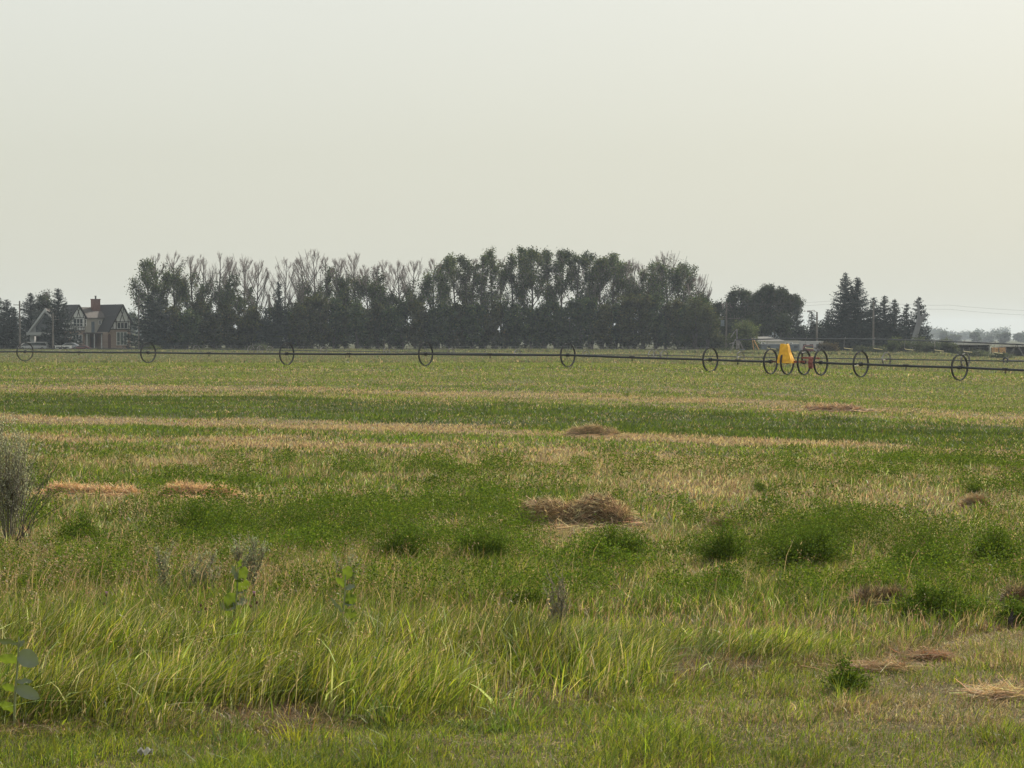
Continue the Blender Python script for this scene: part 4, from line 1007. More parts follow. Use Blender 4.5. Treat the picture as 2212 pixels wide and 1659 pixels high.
ORD = ['first', 'second', 'third', 'fourth', 'fifth', 'sixth', 'seventh', 'eighth', 'ninth', 'tenth', 'eleventh', 'twelfth', 'thirteenth', 'fourteenth', 'fifteenth', 'sixteenth', 'seventeenth', 'eighteenth',
       'nineteenth', 'twentieth', 'twenty-first', 'twenty-second', 'twenty-third', 'twenty-fourth']
POP = [(320, 560, 46, 563), (339, 543, 46, 574), (378, 539, 48, 576), (415, 545, 44, 598), (437, 545, 40, 606), (474, 545, 50, 618), (498, 553, 40, 592), (530, 553, 50, 628), (556, 562, 62, 655),
       (618, 560, 62, 664), (652, 552, 62, 655), (677, 539, 60, 612), (702, 546, 36, 572), (728, 551, 44, 588), (767, 543, 58, 598), (791, 571, 40, 600), (813, 560, 34, 586), (829, 560, 60, 655),
       (860, 560, 48, 628), (894, 560, 54, 610), (938, 552, 46, 582), (963, 549, 30, 550), (980, 546, 40, 546), (1004, 546, 42, 547), (1021, 549, 34, 610), (1040, 545, 36, 546), (1063, 532, 46, 540),
       (1083, 548, 26, 566), (1106, 536, 30, 536), (1132, 529, 50, 529), (1152, 530, 46, 530), (1180, 533, 46, 533), (1215, 535, 54, 535), (1247, 548, 46, 548), (1272, 543, 46, 543), (1297, 550, 40, 550),
       (1323, 546, 54, 546), (1343, 562, 40, 562), (1367, 557, 50, 602), (1389, 566, 44, 612), (1418, 564, 44, 566), (1438, 548, 92, 566), (1474, 572, 62, 580), (1506, 598, 54, 642)]
def pdesc(i, px, top, w, fy):
    n = len(POP)
    bare = fy - top
    look = 'poplar with a tall bare twiggy top' if bare > 60 else 'poplar with bare branches above its leaves' if bare > 22 else 'slender leafy poplar' if w < 40 else 'broad leafy poplar'
    if i < 22: pos = '%s from the left in the tall row' % ORD[i]
    else: pos = '%s from the right in the tall row' % ORD[n - 1 - i]
    return look + ', ' + pos
for i, (px, top, w, fy) in enumerate(POP):
    D = 455 + (i * 7 % 5) * 2.2
    sparse = px > 850
    poplar(px, top - 6, w * 1.28 * random.uniform(.85, 1.2), fy + (16 if fy > top + 15 else 0), D, pdesc(i, px, top, w, fy), dens=1.0 if not sparse else .95, low=random.uniform(.1, .22) if not sparse else random.uniform(.2, .34), vase=random.uniform(.2, 1.0), group='tall poplars in the windbreak', leafy=1.0 if px < 960 else .85)

# understorey: dark round trees filling the foot of the windbreak
rgu = random.Random(5); under = []
px = 352
while px < 1545: under.append(px); px += rgu.uniform(22, 29)
OL = [(.055, .060, .024), (.075, .075, .030), (.034, .040, .020), (.105, .090, .040)]
for i, px in enumerate(under):
    top = 652 + rgu.uniform(-18, 22) + (14 if px < 560 else 0) - (8 if px > 950 else 0) + (24 if 560 < px < 596 else 0)
    n = len(under); pos = ('%s from the left' % ORD[i]) if i < n // 2 else ('%s from the right' % ORD[n - 1 - i])
    bushy(px, top, rgu.uniform(50, 66), 449 + rgu.uniform(-3, 3), 'low dark bushy tree, %s under the tall poplar row' % pos, n=5200, size=(.25, .55), group='low bushy trees under the poplars', lobes=11,
          cols=OL if rgu.random() < .45 else DARKL)
for i, (px, top, w) in enumerate(((1503, 640, 72), (1528, 652, 66), (1478, 662, 70), (1390, 640, 60), (1540, 690, 50))):
    bushy(px, top, w, 444 + i, ['olive green rounded tree at the right end of the tall row', 'outermost olive tree closing the right end of the tall row', 'olive bushy tree just inside the right end of the tall row', 'olive bushy tree below the bare-topped poplar right of middle',
          'low dark tree at the very right foot of the tall row'][i], n=3800, cols=[(.055, .062, .024), (.072, .077, .030), (.036, .042, .020), (.09, .084, .036)], lobes=12, group='low bushy trees under the poplars')
spruce(331, 629, 116, 446, 'wide dark spruce at the left end of the tall tree row')
spruce(602, 607, 52, 447, 'narrow spruce standing in the gap of the tall tree row')
spruce(575, 664, 50, 445, 'small spruce left of the narrow spruce in the tree row gap')

# right-hand grove and spruces
RC = [(.030, .042, .025), (.042, .054, .028), (.020, .030, .022), (.058, .066, .034)]
for (px, top, w, lab) in ((1560, 650, 44, 'small poplar at the left end of the right-hand grove'), (1581, 637, 34, 'slim poplar beside the transformer pole in the right-hand grove'), (1597, 618, 44, 'pointed poplar, left peak of the right-hand grove'), (1614, 624, 40, 'second poplar from the left peak of the right-hand grove'),
        (1634, 640, 34, 'lower poplar in the dip of the right-hand grove'), (1650, 621, 60, 'dense poplar in the middle of the right-hand grove'), (1671, 612, 56, 'highest poplar of the right-hand grove'), (1688, 622, 50, 'poplar just right of the highest one in the right-hand grove'), (1706, 634, 46, 'poplar at the right end of the right-hand grove')):
    poplar(px, top, w * 1.15, top, 462, lab, dens=1.1, low=.08, group='poplars of the right-hand grove', cols=RC, leafy=1.15)
for (px, top, w, lab) in ((1575, 686, 60, 'dark undergrowth tree at the left foot of the right-hand grove'), (1640, 672, 76, 'dark undergrowth tree under the dip of the right-hand grove'), (1690, 674, 70, 'dark undergrowth tree under the right half of the right-hand grove')):
    bushy(px, top, w, 456, lab, n=3600, cols=RC, lobes=11)
for (px, top, w, sp, lab) in ((1722, 658, 46, .7, 'thin scraggly spruce beside the right-hand grove'), (1753, 671, 40, .7, 'small thin spruce left of the bare pole by the spruces'), (1788, 672, 56, 1, 'short wide spruce left of the tallest spruce'), (1826, 588, 104, 1.3, 'tallest spruce on the right'),
        (1851, 598, 100, 1.3, 'second tallest spruce, touching the tallest on its right'), (1887, 641, 60, 1.2, 'spruce behind the pole, right of the two tallest'), (1910, 637, 62, 1.2, 'pointed spruce second right of the pole'), (1932, 645, 60, 1.2, 'spruce with a blunt double tip, third right of the pole'),
        (1958, 655, 52, 1, 'slim open spruce left of the forked dead trunk'), (1984, 641, 66, 1, 'rightmost spruce, behind the forked dead trunk')):
    spruce(px, top, w, 452 if px < 1800 else 448, lab, sparse=sp, group='spruces on the right')
for (px, top, w, lab) in ((1735, 702, 66, 'dark low tree behind the camper trailer'), (1770, 694, 70, 'dark low tree between the grove and the spruces'), (1812, 690, 76, 'dark low tree at the foot of the tallest spruce'), (1862, 690, 70, 'dark low tree at the foot of the second tallest spruce'), (1905, 700, 60, 'dark low tree under the spruces right of the pole')):
    bushy(px, top, w, 459, lab, n=3000, cols=RC, lobes=10)
def dead_trunk():
    D = 440; t = thing('dead_tree', 'forked grey dead trunk in front of the rightmost spruce', 'dead tree', (X(1972, D), D, g(X(1972, D), D)))
    def P(px, py): p = Vector(at(px, py, D)) - Vector(t.location); return p
    b = MB(); b.rod([P(1969, 762), P(1975, 733), P(1984, 700), P(1986, 682)], [.62, .56, .52, .45], 10); b.build('trunk', M['deadwood'], t)
    b = MB(); b.rod([P(1985, 702), P(1984, 672), P(1981.5, 645)], [.42, .26, .10], 8); b.build('limb', M['deadwood'], t)
    b = MB(); b.rod([P(1984, 702), P(1993, 686), P(1999, 677)], [.40, .38, .26], 8); b.build('limb', M['deadwood'], t)
dead_trunk()
WIL = [(.085, .105, .040), (.11, .13, .05), (.055, .072, .030), (.13, .14, .06)]
bushy(1607, 694, 78, 436, 'rounded olive willow bush left of the hip-roofed house', n=6800, cols=WIL, lobes=16, name='willow_bush', cat='bush')
BU = [(.085, .10, .055), (.105, .12, .065), (.06, .075, .045), (.13, .13, .07)]
for (px, top, w, D, cols, lab) in ((1927, 728, 44, 428, WIL, 'yellowish shrub in front of the spruces'), (1950, 738, 50, 430, BU, 'dull green shrub right of the yellowish shrub'), (1985, 730, 76, 428, BU, 'broad dull shrub at the foot of the dead trunk'), (2016, 742, 40, 427, BU, 'low shrub right of the dead trunk shrub'),
        (2038, 734, 46, 429, BU, 'grey-green shrub left of the open shed'), (2054, 743, 34, 428, BU, 'small shrub just left of the open shed'), (2112, 763, 84, 415, BU, 'low spreading sage-green shrub in front of the open shed'), (2160, 769, 70, 405, BU, 'low sage-green shrub in front of the plank fence'),
        (1860, 752, 60, 425, BU, 'low weedy shrub beside the pole by the spruces'), (1895, 752, 50, 424, BU, 'low weedy shrub right of the pole by the spruces'), (1790, 741, 50, 430, [(.12, .09, .06), (.10, .08, .05), (.07, .06, .04), (.13, .11, .06)], 'brownish shrub right of the camper trailer'),
        (327, 752, 44, 432, WIL, 'low yellow-green bush seen through a sprinkler wheel below the wide spruce'), (560, 748, 50, 436, BU, 'low grey bush below the gap in the tall tree row'), (1560, 756, 44, 430, BU, 'small weedy bush behind the transformer pole'), (1690, 756, 40, 428, BU, 'small weedy bush behind the yellow-hooded mover')):
    bushy(px, top, w, D, lab, n=2400, cols=cols, lobes=8, name='shrub', cat='shrub', size=(.14, .34), group='shrubs along the far side of the field')

# left trees round the house
for (px, top, w, D, lab) in ((-6, 640, 88, 452, 'dark spruce cut by the left edge'), (16, 646, 70, 456, 'spruce just inside the left edge'), (30, 664, 60, 450, 'spruce left of the first utility pole, nearest the garage'), (66, 632, 84, 476, 'spruce behind the grey garage'), (126, 622, 84, 448, 'tall spruce in front of the grey garage')):
    spruce(px, top, w, D, lab, group='spruces by the timbered house', sparse=1.2)
poplar(97, 626, 40, 626, 482, 'leafy tree between the two spruces behind the garage', dens=1.0, low=.2, cols=RC, leafy=1.2)
bushy(88, 650, 34, 484, 'rounded dark tree behind the garage gable', n=2200, cols=RC)
for (px, top, w, D, lab) in ((281, 672, 34, 1050, 'hazy distant tree just right of the timbered house roof'), (291, 676, 26, 1080, 'hazy distant tree left of the pole beside the tall row')):
    bushy(px, top, w, D, lab, n=2600, cols=[(.08, .095, .06), (.10, .115, .07), (.06, .075, .05), (.1, .1, .07)], size=(.5, 1.1))
# far hazy tree belt on the right and behind everything
def far_belt():
    P, c = [], []
    rg = np.random.default_rng(9)
    for k in range(330):
        D = rg.uniform(1900, 2800); px = rg.uniform(-100, 2400); x0 = X(px, D)
        if px < 2000 and rg.uniform() < .35: continue
        H = rg.uniform(9, 14) * (.7 + .6 * vnoise(np.array([px]), np.array([0.]), 45, 5)[0]) * (D / 2300); W = rg.uniform(7, 13); m_ = 420
        q = rg.normal(size=(m_, 3)) * [W * .3, W * .3, H * .2] + [0, 0, H * .52]; q[:, 2] = np.clip(q[:, 2], 0, H * 1.1)
        P.append(q + [x0, D, g(x0, D)])
    P = np.concatenate(P); v, i, s, cc = quad_arrays(P, rg.uniform(.9, 2.2, len(P)), pick([(.06, .075, .045), (.05, .06, .04)], [1, 1], len(P)), aspect=.8)
    o = fast_mesh('distant_woods', v, i, s, M['leaf'], cc); tag(o, 'hazy blue-grey tree belt on the horizon', 'woods', kind='stuff')
far_belt()
for i, (px, top, w, lab) in enumerate(((2106, 716, 30, 'hazy far tree above the left end of the open shed'), (2168, 716, 34, 'tallest hazy far tree above the plank fence'), (2062, 722, 34, 'hazy far tree left of the open shed'), (2040, 716, 26, 'small hazy far tree right of the shrubs'), (2205, 719, 38, 'hazy far tree at the right edge'), (2135, 724, 30, 'low hazy far tree above the open shed roof'))):
    bushy(px, top + 2, w, 1300 + 60 * i, lab, n=2400, cols=[(.06, .075, .05), (.07, .085, .055), (.05, .06, .04), (.08, .08, .05)], size=(.5, 1.2), group='hazy far trees on the right')

# ------------------------------------------------------------------ timbered house
def roof_slab(b, a, c, y0, y1, th=.16):
    """a, c: (x, z) ridge and eave; runs y0..y1"""
    b.prism([(a[0], y0, a[1]), (c[0], y0, c[1]), (c[0], y0, c[1] - th), (a[0], y0, a[1] - th)], (0, y1 - y0, 0))

def window(parent, x0, x1, z0, z1, y, cols, low=None, face='y', pane='glass', name='window'):
    """white frame standing proud of the wall with its panes; low = height of the short lower lights"""
    f = MB(); t = .09
    def bx(b, a0, a1, c0, c1, d0, d1):
        if face == 'y': b.box(a0, a1, y - d1, y - d0, c0, c1)
        else: b.box(y - d1, y - d0, a0, a1, c0, c1)
    bx(f, x0 - t, x1 + t, z1, z1 + t, .0, .09); bx(f, x0 - t, x1 + t, z0 - t, z0, .0, .10)
    n = cols
    for k in range(n + 1):
        xx = x0 + (x1 - x0) * k / n; bx(f, xx - t * .8, xx + t * .8, z0, z1, .002, .088)
    if low:
        zz = z0 + low
        for k in range(n):
            a0 = x0 + (x1 - x0) * k / n + t * .8; a1 = x0 + (x1 - x0) * (k + 1) / n - t * .8; bx(f, a0, a1, zz - .05, zz + .05, .004, .08)
    o = f.build(name, M['white'], parent)
    p = MB(); bx(p, x0, x1, z0, z1, .003, .035); p.build('pane', M[pane], o)
    return o

def timbered_house():
    D = 460; loc = Vector((X(219.6, D), D, -.07)); gz = g(loc.x, D)
    h = thing('timbered_house', 'two-storey brick and white timber-framed house with steep dark gables and a red chimney', 'house', loc, R(39.3))
    # right wing
    b = MB(); b.prism([(1.35, 0, -.35), (6.75, 0, -.35), (6.75, 0, 3.85), (1.75, 0, 3.85), (1.35, 0, 3.25)], (0, 9, 0))
    b.box(-2.15, 1.3, 4.5, 8.8, -.35, .05); b.prism([(-5.4, 3, -.35), (-2.2, 3, -.35), (-2.2, 3, 3.6), (-5.4, 3, 3.6)], (0, 6, 0)); b.build('brick_wall', M['brick'], h)
    b = MB(); b.prism([(1.80, -.03, 3.86), (6.72, -.03, 3.86), (6.72, -.03, 5.35), (4.76, -.03, 8.72), (3.3, -.03, 6.3)], (0, 9, 0))
    b.prism([(-5.42, 2.85, 3.62), (-2.18, 2.85, 3.62), (-2.18, 2.85, 6.35), (-3.7, 2.85, 8.6), (-5.42, 2.85, 6.2)], (0, 6.1, 0)); b.build('stucco_gable', M['stucco'], h)
    b = MB(); b.box(-2.17, 3.2, 4.52, 8.6, .06, 6.25); b.build('stucco_wall', M['beige'], h)
    # roofs
    b = MB(); a = (4.76, 9.05)
    roof_slab(b, a, (7.05, 5.12), -.4, 9.3); roof_slab(b, a, (1.42, 3.42), -.4, 4.5); roof_slab(b, a, (3.0, 6.05), 4.502, 9.3)
    roof_slab(b, (-3.7, 8.95), (-1.9, 6.25), 2.45, 9.2); roof_slab(b, (-3.7, 8.95), (-5.9, 5.75), 2.45, 9.2)
    rf = b.build('roof', M['shingle'], h)
    b = MB(); b.prism([(-2.6, 4.2, 6.28), (-2.6, 6.6, 7.7), (-2.6, 6.6, 7.55), (-2.6, 4.2, 6.15)], (6.2, 0, 0)); b.prism([(-2.9, 6.602, 7.3), (-2.9, 8.0, 8.5), (-2.9, 9.0, 7.4), (-2.9, 9.0, 6.0), (-2.9, 6.602, 6.0)], (6.4, 0, 0)); b.build('roof', M['brownroof'], h)
    b = MB(); b.box(1.9, 3.45, 6.7, 7.9, 6.5, 10.05); b.box(1.82, 3.53, 6.62, 7.98, 10.05, 10.2); ch = b.build('chimney', M['redbrick'], rf)
    b = MB(); b.rod([(2.7, 7.3, 10.2), (2.7, 7.3, 10.75)], .16, 8); b.rod([(2.7, 7.3, 10.75), (2.7, 7.3, 10.85)], .24, 8); b.build('flue_pipe', M['steel'], rf)
    # timber strips
    b = MB(); y = -.03; 
    def strip(p0, p1, yy, w=.16):
        p0, p1 = Vector((p0[0], 0, p0[1])), Vector((p1[0], 0, p1[1])); d = (p1 - p0).normalized(); s_ = Vector((-d.z, 0, d.x)) * w / 2
        b.prism([(q.x, yy, q.z) for q in (p0 - s_, p1 - s_, p1 + s_, p0 + s_)], (0, -.05, 0))
    for zz, x0, x1 in ((3.92, 1.9, 6.72), (5.45, 2.75, 6.68)): strip((x0, zz), (x1, zz), y - .002)
    for xx, z0, z1 in ((1.95, 4.0, 4.2), (2.6, 4.0, 5.4), (3.35, 4.0, 5.38), (6.12, 4.0, 5.38), (6.66, 4.0, 5.4)): strip((xx, z0), (xx, z1), y - .004)
    for p0, p1 in (((4.2, 5.5), (5.15, 8.1)), ((5.3, 5.5), (4.35, 8.1)), ((3.3, 5.5), (3.3, 6.5)), ((6.1, 5.5), (6.1, 6.4)), ((4.45, 7.9), (4.45, 8.3)), ((5.05, 7.9), (5.05, 8.3))): strip(p0, p1, y - .006, .13)
    strip((7.0, 5.1), (4.76, 8.95), y - .34, .22); strip((4.76, 8.95), (1.5, 3.4), y - .345, .22)
    b.build('timber_framing', M['timber'], h)
    b = MB(); y = 2.85
    for zz in (3.70, 4.35, 6.25): strip((-5.4, zz), (-2.2, zz), y - .002, .13)
    for xx, z0, z1 in ((-5.34, 3.75, 6.2), (-4.9, 3.75, 4.3), (-4.3, 3.75, 4.3), (-3.7, 3.75, 4.3), (-3.1, 3.75, 4.3), (-2.65, 3.75, 4.3), (-2.26, 3.75, 6.2), (-4.9, 6.3, 6.9), (-2.6, 6.3, 6.8)): strip((xx, z0), (xx, z1), y - .004, .12)
    for p0, p1 in (((-4.1, 6.3), (-3.45, 8.2)), ((-3.3, 6.3), (-3.95, 8.2))): strip(p0, p1, y - .006, .12)
    strip((-1.95, 6.2), (-3.7, 8.85), y - .38, .2); strip((-3.7, 8.85), (-5.85, 5.8), y - .385, .2)
    b.box(-5.50, -5.42, 4.2, 4.35, 3.7, 6.2); b.box(-5.50, -5.42, 5.6, 5.75, 3.7, 6.2); b.build('timber_framing', M['timber'], h)
    # windows and doors
    window(h, 3.55, 5.95, 4.12, 5.25, -.035, 3); window(h, 3.45, 5.85, .75, 3.3, 0, 3, low=.62, pane='curtain')
    window(h, -4.85, -2.75, 4.55, 6.0, 2.845, 3, low=.5); window(h, -4.95, -2.85, 1.15, 2.7, 3.0, 3, low=.62)
    window(h, 5.15, 5.9, 4.6, 6.0, 4.515, 1) if False else None
    window(h, 1.9, 2.35, 4.95, 5.7, 4.515, 1); window(h, -1.55, -1.05, 4.6, 5.9, 4.515, 1, low=.5)
    b = MB(); b.box(.15, .85, 4.44, 4.517, 3.25, 5.5); b.build('balcony_door', M['bluegrey'], h)
    b = MB(); b.box(-.2, 1.3, 4.44, 4.517, .1, 3.0); b.build('porch_wall', M['rust'], h)
    b = MB(); b.box(.05, .62, 4.40, 4.438, .1, 2.4); b.build('front_door', M['timber'], h)
    pts = [(1.42, -.02, .0), (2.12, -.02, .0), (2.12, -.02, 2.5)] + [(1.77 + .35 * math.cos(a), -.02, 2.5 + .5 * math.sin(a)) for a in [PI * k / 8 for k in range(1, 8)]] + [(1.42, -.02, 2.5)]
    b = MB(); b.prism(pts, (0, -.03, 0)); b.build('arched_doorway', M['rust'], h)
    # porch
    b = MB(); b.box(-2.6, 1.38, 1.9, 4.45, 2.95, 3.25); b.build('porch_roof', M['brownroof'], h)
    for px_ in (-2.2, -.5, 1.15):
        b = MB(); b.box(px_ - .08, px_ + .08, 2.0, 2.16, -.3, 2.95); b.build('porch_post', M['white'], h)
    b = MB(); b.box(-8.6, 7.6, -1.4, 9.0, gz + .07 - .4, -.36 + .05); b.build('terrace', M['concrete'], h)
timbered_house()

def grey_garage():
    D = 462; loc = Vector((X(100, D), D, -.07))
    h = thing('garage', 'grey steep-gabled garage with a dark open bay, left of the timbered house', 'garage', loc, R(-8))
    zr = 8.2
    b = MB(); b.prism([(-3.5, 0, -.4), (-2.6, 0, -.4), (-2.6, 0, 2.5), (2.6, 0, 2.5), (2.6, 0, -.4), (3.5, 0, -.4), (3.5, 0, 3.4), (0, 0, zr - .3), (-3.5, 0, 3.4)], (0, .2, 0))
    b.box(-3.5, -3.3, .2, 7, -.4, 3.3); b.box(3.3, 3.5, .2, 7, -.4, 3.3); b.box(-3.3, 3.3, 6.8, 7, -.4, 3.4); b.build('wall', M['greywall'], h)
    b = MB(); b.prism([(0, -.6, zr), (-3.95, -.6, 2.95), (-3.95, -.6, 2.75), (0, -.6, zr - .25)], (0, 8, 0)); b.prism([(0, -.6, zr), (3.95, -.6, 2.95), (3.95, -.6, 2.75), (0, -.6, zr - .25)], (0, 8, 0)); b.build('roof', M['brownroof'], h)
    b = MB(); b.prism([(0, -.65, zr + .05), (-4.0, -.65, 2.95), (-3.6, -.65, 2.95), (0, -.65, zr - .65)], (0, .04, 0)); b.prism([(0, -.65, zr + .05), (4.0, -.65, 2.95), (3.6, -.65, 2.95), (0, -.65, zr - .65)], (0, .04, 0))
    b.box(-4.0, 4.0, -.64, -.3, 2.75, 3.3); b.build('barge_board', M['barge'], h)
    b = MB(); b.prism([(-2.2, -.02, 3.35), (2.2, -.02, 3.35), (2.2, -.02, 4.4), (0, -.02, 7.2), (-2.2, -.02, 4.4)], (0, -.03, 0)); b.build('gable_panel', M['panel'], h)
    b = MB(); b.box(-2.6, 2.6, 1.2, 1.3, -.4, 2.5); b.build('bay_shade_sheet', M['dark'], h)  # dark sheet standing in for the shade inside the open bay
grey_garage()

def car(px, py, D, L, Hh, m, label, name='parked_car', yaw=0., van=0, cat='car'):
    x0 = X(px, D); z0 = max(g(x0, D), Z(py, D)); t = thing(name, label, cat, (x0, D, z0), yaw, group=None)
    s = L / 4.5; hgt = Hh; b = MB(); W = .88
    low = [(-2.25, .35), (-2.2, .75), (-1.3, .92), (1.55, .98), (2.2, .85), (2.25, .35)]
    cab = [(-1.35, .92), (-.55, 1.42), (.9, 1.45), (1.75, .97)] if not van else [(-1.9, .92), (-1.2, 1.6), (2.1, 1.65), (2.2, .9)]
    k = hgt / (1.45 if not van else 1.65)
    b.prism([(x * s, -W, z * k) for x, z in low], (0, 2 * W, 0)); b.prism([(x * s, -W * .86, z * k) for x, z in cab], (0, 1.72 * W, 0)); body = b.build('body', m, t)
    bv = body.modifiers.new('round', 'BEVEL'); bv.width = .06; bv.segments = 2
    for sy in (-1, 1):
        q = MB(); c = [(x * .86 + .02, .95 + (z - .95) * .84) for x, z in cab]; q.prism([(x * s, sy * W * .865, z * k) for x, z in c], (0, sy * .012, 0)); q.build('side_window', M['glass'], t)
    for sx in (-1.4, 1.4):
        for sy in (-1, 1):
            w = MB(); w.rod([(0, -.1, 0), (0, .1, 0)], .33, 14); o = w.build('wheel', M['tyre'], t); o.location = (sx * s, sy * W * .93, .33)
            w = MB(); w.rod([(0, -.11, 0), (0, .11, 0)], .18, 10); w.build('rim', M['fargalv'], o)
car(72, 757, 447, 6.2, 1.7, M['car_white'], 'white van parked left of the garage', van=1, name='parked_van', cat='van')
car(150, 757, 446, 4.8, 1.5, M['car_silver'], 'silver car parked in front of the garage')
car(176, 757, 444, 3.6, 1.0, M['car_red'], 'low dark red car beside the silver car')

def trailer(px, py, D, L, Hh, W, m, label, name, cat, yaw=0, band=None):
    x0 = X(px, D); z0 = max(g(x0, D) - .05, Z(py, D)); t = thing(name, label, cat, (x0, D, z0), yaw)
    b = MB(); b.box(-L / 2, L / 2, -W / 2, W / 2, .35, Hh); body = b.build('body', m, t); bv = body.modifiers.new('r', 'BEVEL'); bv.width = .12; bv.segments = 3
    b = MB(); b.box(-L / 2 - .06, L / 2 + .06, -W / 2 - .06, W / 2 + .06, Hh, Hh + .08); b.build('roof', M['white'], t)
    b = MB(); b.rod([(-L / 2, 0, .4), (-L / 2 - 1.2, 0, .4)], .06, 6); b.build('hitch', M['steel'], t)
    for k in range(3):
        xx = -L * .32 + L * .3 * k; b = MB(); b.box(xx - .35, xx + .35, -W / 2 - .02, -W / 2 + .01, Hh * .55, Hh * .8); b.build('window', M['glass'], t)
    for sx in (-.45, .45):
        w = MB(); w.rod([(0, -W / 2 - .04, 0), (0, -W / 2 + .2, 0)], .34, 14); o = w.build('wheel', M['tyre'], t); o.location = (sx, 0, .33)
    return t
trailer(1690, 775, 436, 8.8, 1.75, 2.6, M['bluegrey'], 'long low blue-grey trailer behind the yellow mover', 'mobile_trailer', 'trailer')
trailer(1752, 775, 432, 4.3, 2.35, 2.2, M['car_white'], 'white camper trailer right of the yellow mover', 'camper_trailer', 'camper')
car(1744, 775, 428, 2.2, 1.7, M['car_red'], 'dull red truck parked below the camper trailer', van=1, name='parked_truck', cat='truck')
trailer(137, 757, 440, 3.0, .9, 1.4, M['white'], 'small white covered trailer on the house lawn', 'utility_trailer', 'trailer')
trailer(562, 757, 470, 9, 3.6, 3.0, M['paleroof'], 'pale outbuilding glimpsed between trunks in the gap of the tall row', 'outbuilding', 'shed')

def hip_house():
    D = 442; x0 = X(1672, D); z0 = g(x0, D); h = thing('hip_roof_house', 'low beige house with a pale hipped roof behind the willow bush', 'house', (x0, D, z0))
    b = MB(); b.box(-7, 5.2, 0, 8, -.2, 2.3); b.build('wall', M['beige'], h)
    zr = Z(727, D) - z0
    ze = Z(746, D) - z0
    b = MB(); a, c, d_, e_ = (-7.6, -.6, ze), (5.9, -.6, ze), (5.9, 8.6, ze), (-7.6, 8.6, ze); r1, r2 = (-4.2, 4, zr), (-.8, 4, zr)
    b.add([a, c, d_, e_, r1, r2], [(0, 1, 5, 4), (1, 2, 5), (2, 3, 4, 5), (3, 0, 4), (3, 2, 1, 0)]); b.build('roof', M['paleroof'], h)
    b = MB(); b.box(-6.5, -4.0, 4.5, 7.0, zr - .6, zr - .2); b.prism([(-6.9, 4.0, zr - .3), (-3.4, 4.0, zr - .3), (-5.1, 4.0, zr + .55)], (0, 3.4, 0)); b.build('dormer', M['paleroof'], h)
    window(h, -3.2, -1.8, .9, 1.9, -.001, 2); window(h, 2.2, 3.6, .9, 1.9, -.001, 2)
hip_house()
def dark_hall():
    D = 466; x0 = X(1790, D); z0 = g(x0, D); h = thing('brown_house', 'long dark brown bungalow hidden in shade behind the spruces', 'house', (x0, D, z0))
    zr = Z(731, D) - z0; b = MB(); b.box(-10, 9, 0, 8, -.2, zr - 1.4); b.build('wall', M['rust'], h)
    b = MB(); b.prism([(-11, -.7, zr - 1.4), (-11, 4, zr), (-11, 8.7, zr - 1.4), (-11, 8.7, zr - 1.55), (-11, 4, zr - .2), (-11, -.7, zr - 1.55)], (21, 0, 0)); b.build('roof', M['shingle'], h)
    window(h, -6, -3.8, .9, 1.9, -.001, 2); window(h, -1, .4, .9, 1.9, -.001, 1); window(h, 4, 6, .9, 1.9, -.001, 2)
    b = MB(); b.box(1.6, 2.6, -.06, 0, -.1, 2.0); b.build('door', M['timber'], h)
dark_hall()

def lean_to(px0, px1, ty, by, D, label, posts, broken=False):
    x0 = X((px0 + px1) / 2, D); z0 = g(x0, D); L = X(px1, D) - X(px0, D); H = Z(ty, D) - z0
    t = thing('open_shed', label, 'shed', (x0, D, z0))
    b = MB(); b.box(-L / 2, L / 2, 5.9, 6.0, -.2, H - .7); b.box(-L / 2, -L / 2 + .08, .1, 5.9, -.2, H - .5); b.box(L / 2 - .08, L / 2, .1, 5.9, -.2, H - .5); b.build('wall', M['oldplank'], t)
    b = MB(); b.prism([(-L / 2 - .3, -.6, H), (-L / 2 - .3, 6.5, H - .75), (-L / 2 - .3, 6.5, H - .85), (-L / 2 - .3, -.6, H - .34)], (L + .6, 0, 0)); b.build('roof', M['metalroof'], t)
    for k in range(posts):
        xx = -L / 2 + .3 + (L - .6) * k / (posts - 1); b = MB(); b.rod([(xx - (.6 if broken and k == 1 else 0), 0, -.2), (xx, 0, H - .3)], .1, 6); b.build('post', M['pole'], t)
lean_to(2070, 2138, 741, 768, 432, 'open-fronted dark shed with a pale metal roof edge, left of the plank fence', 4)
lean_to(2166, 2290, 745, 770, 425, 'open-fronted dark shed at the right edge with a leaning post', 6, True)
def plank_fence():
    D = 422; x0 = X(2157, D); z0 = g(x0, D); t = thing('plank_fence', 'bright orange-brown plank fence panel between the two open sheds', 'fence', (x0, D, z0))
    L = X(2173, D) - X(2141, D); H = Z(750.5, D) - z0; low = Z(763, D) - z0
    rg = random.Random(2); n = 14; b = MB()
    for k in range(n):
        xx = -L / 2 + L * k / n; b.box(xx + .01, xx + L / n - .01, 0, .04, low + rg.uniform(-.05, .05), H + rg.uniform(-.04, .04))
    b.build('boards', M['plank'], t)
    for zz in (low + .25, H - .3):
        b = MB(); b.box(-L / 2, L / 2, -.06, -.002, zz - .06, zz + .06); b.build('rail', M['plank'], t)
    for k in range(3):
        xx = -L / 2 + L * k / 2; b = MB(); b.rod([(xx, -.1, -.3), (xx, -.1, H - .05)], .08, 6); b.build('post', M['pole'], t)
plank_fence()

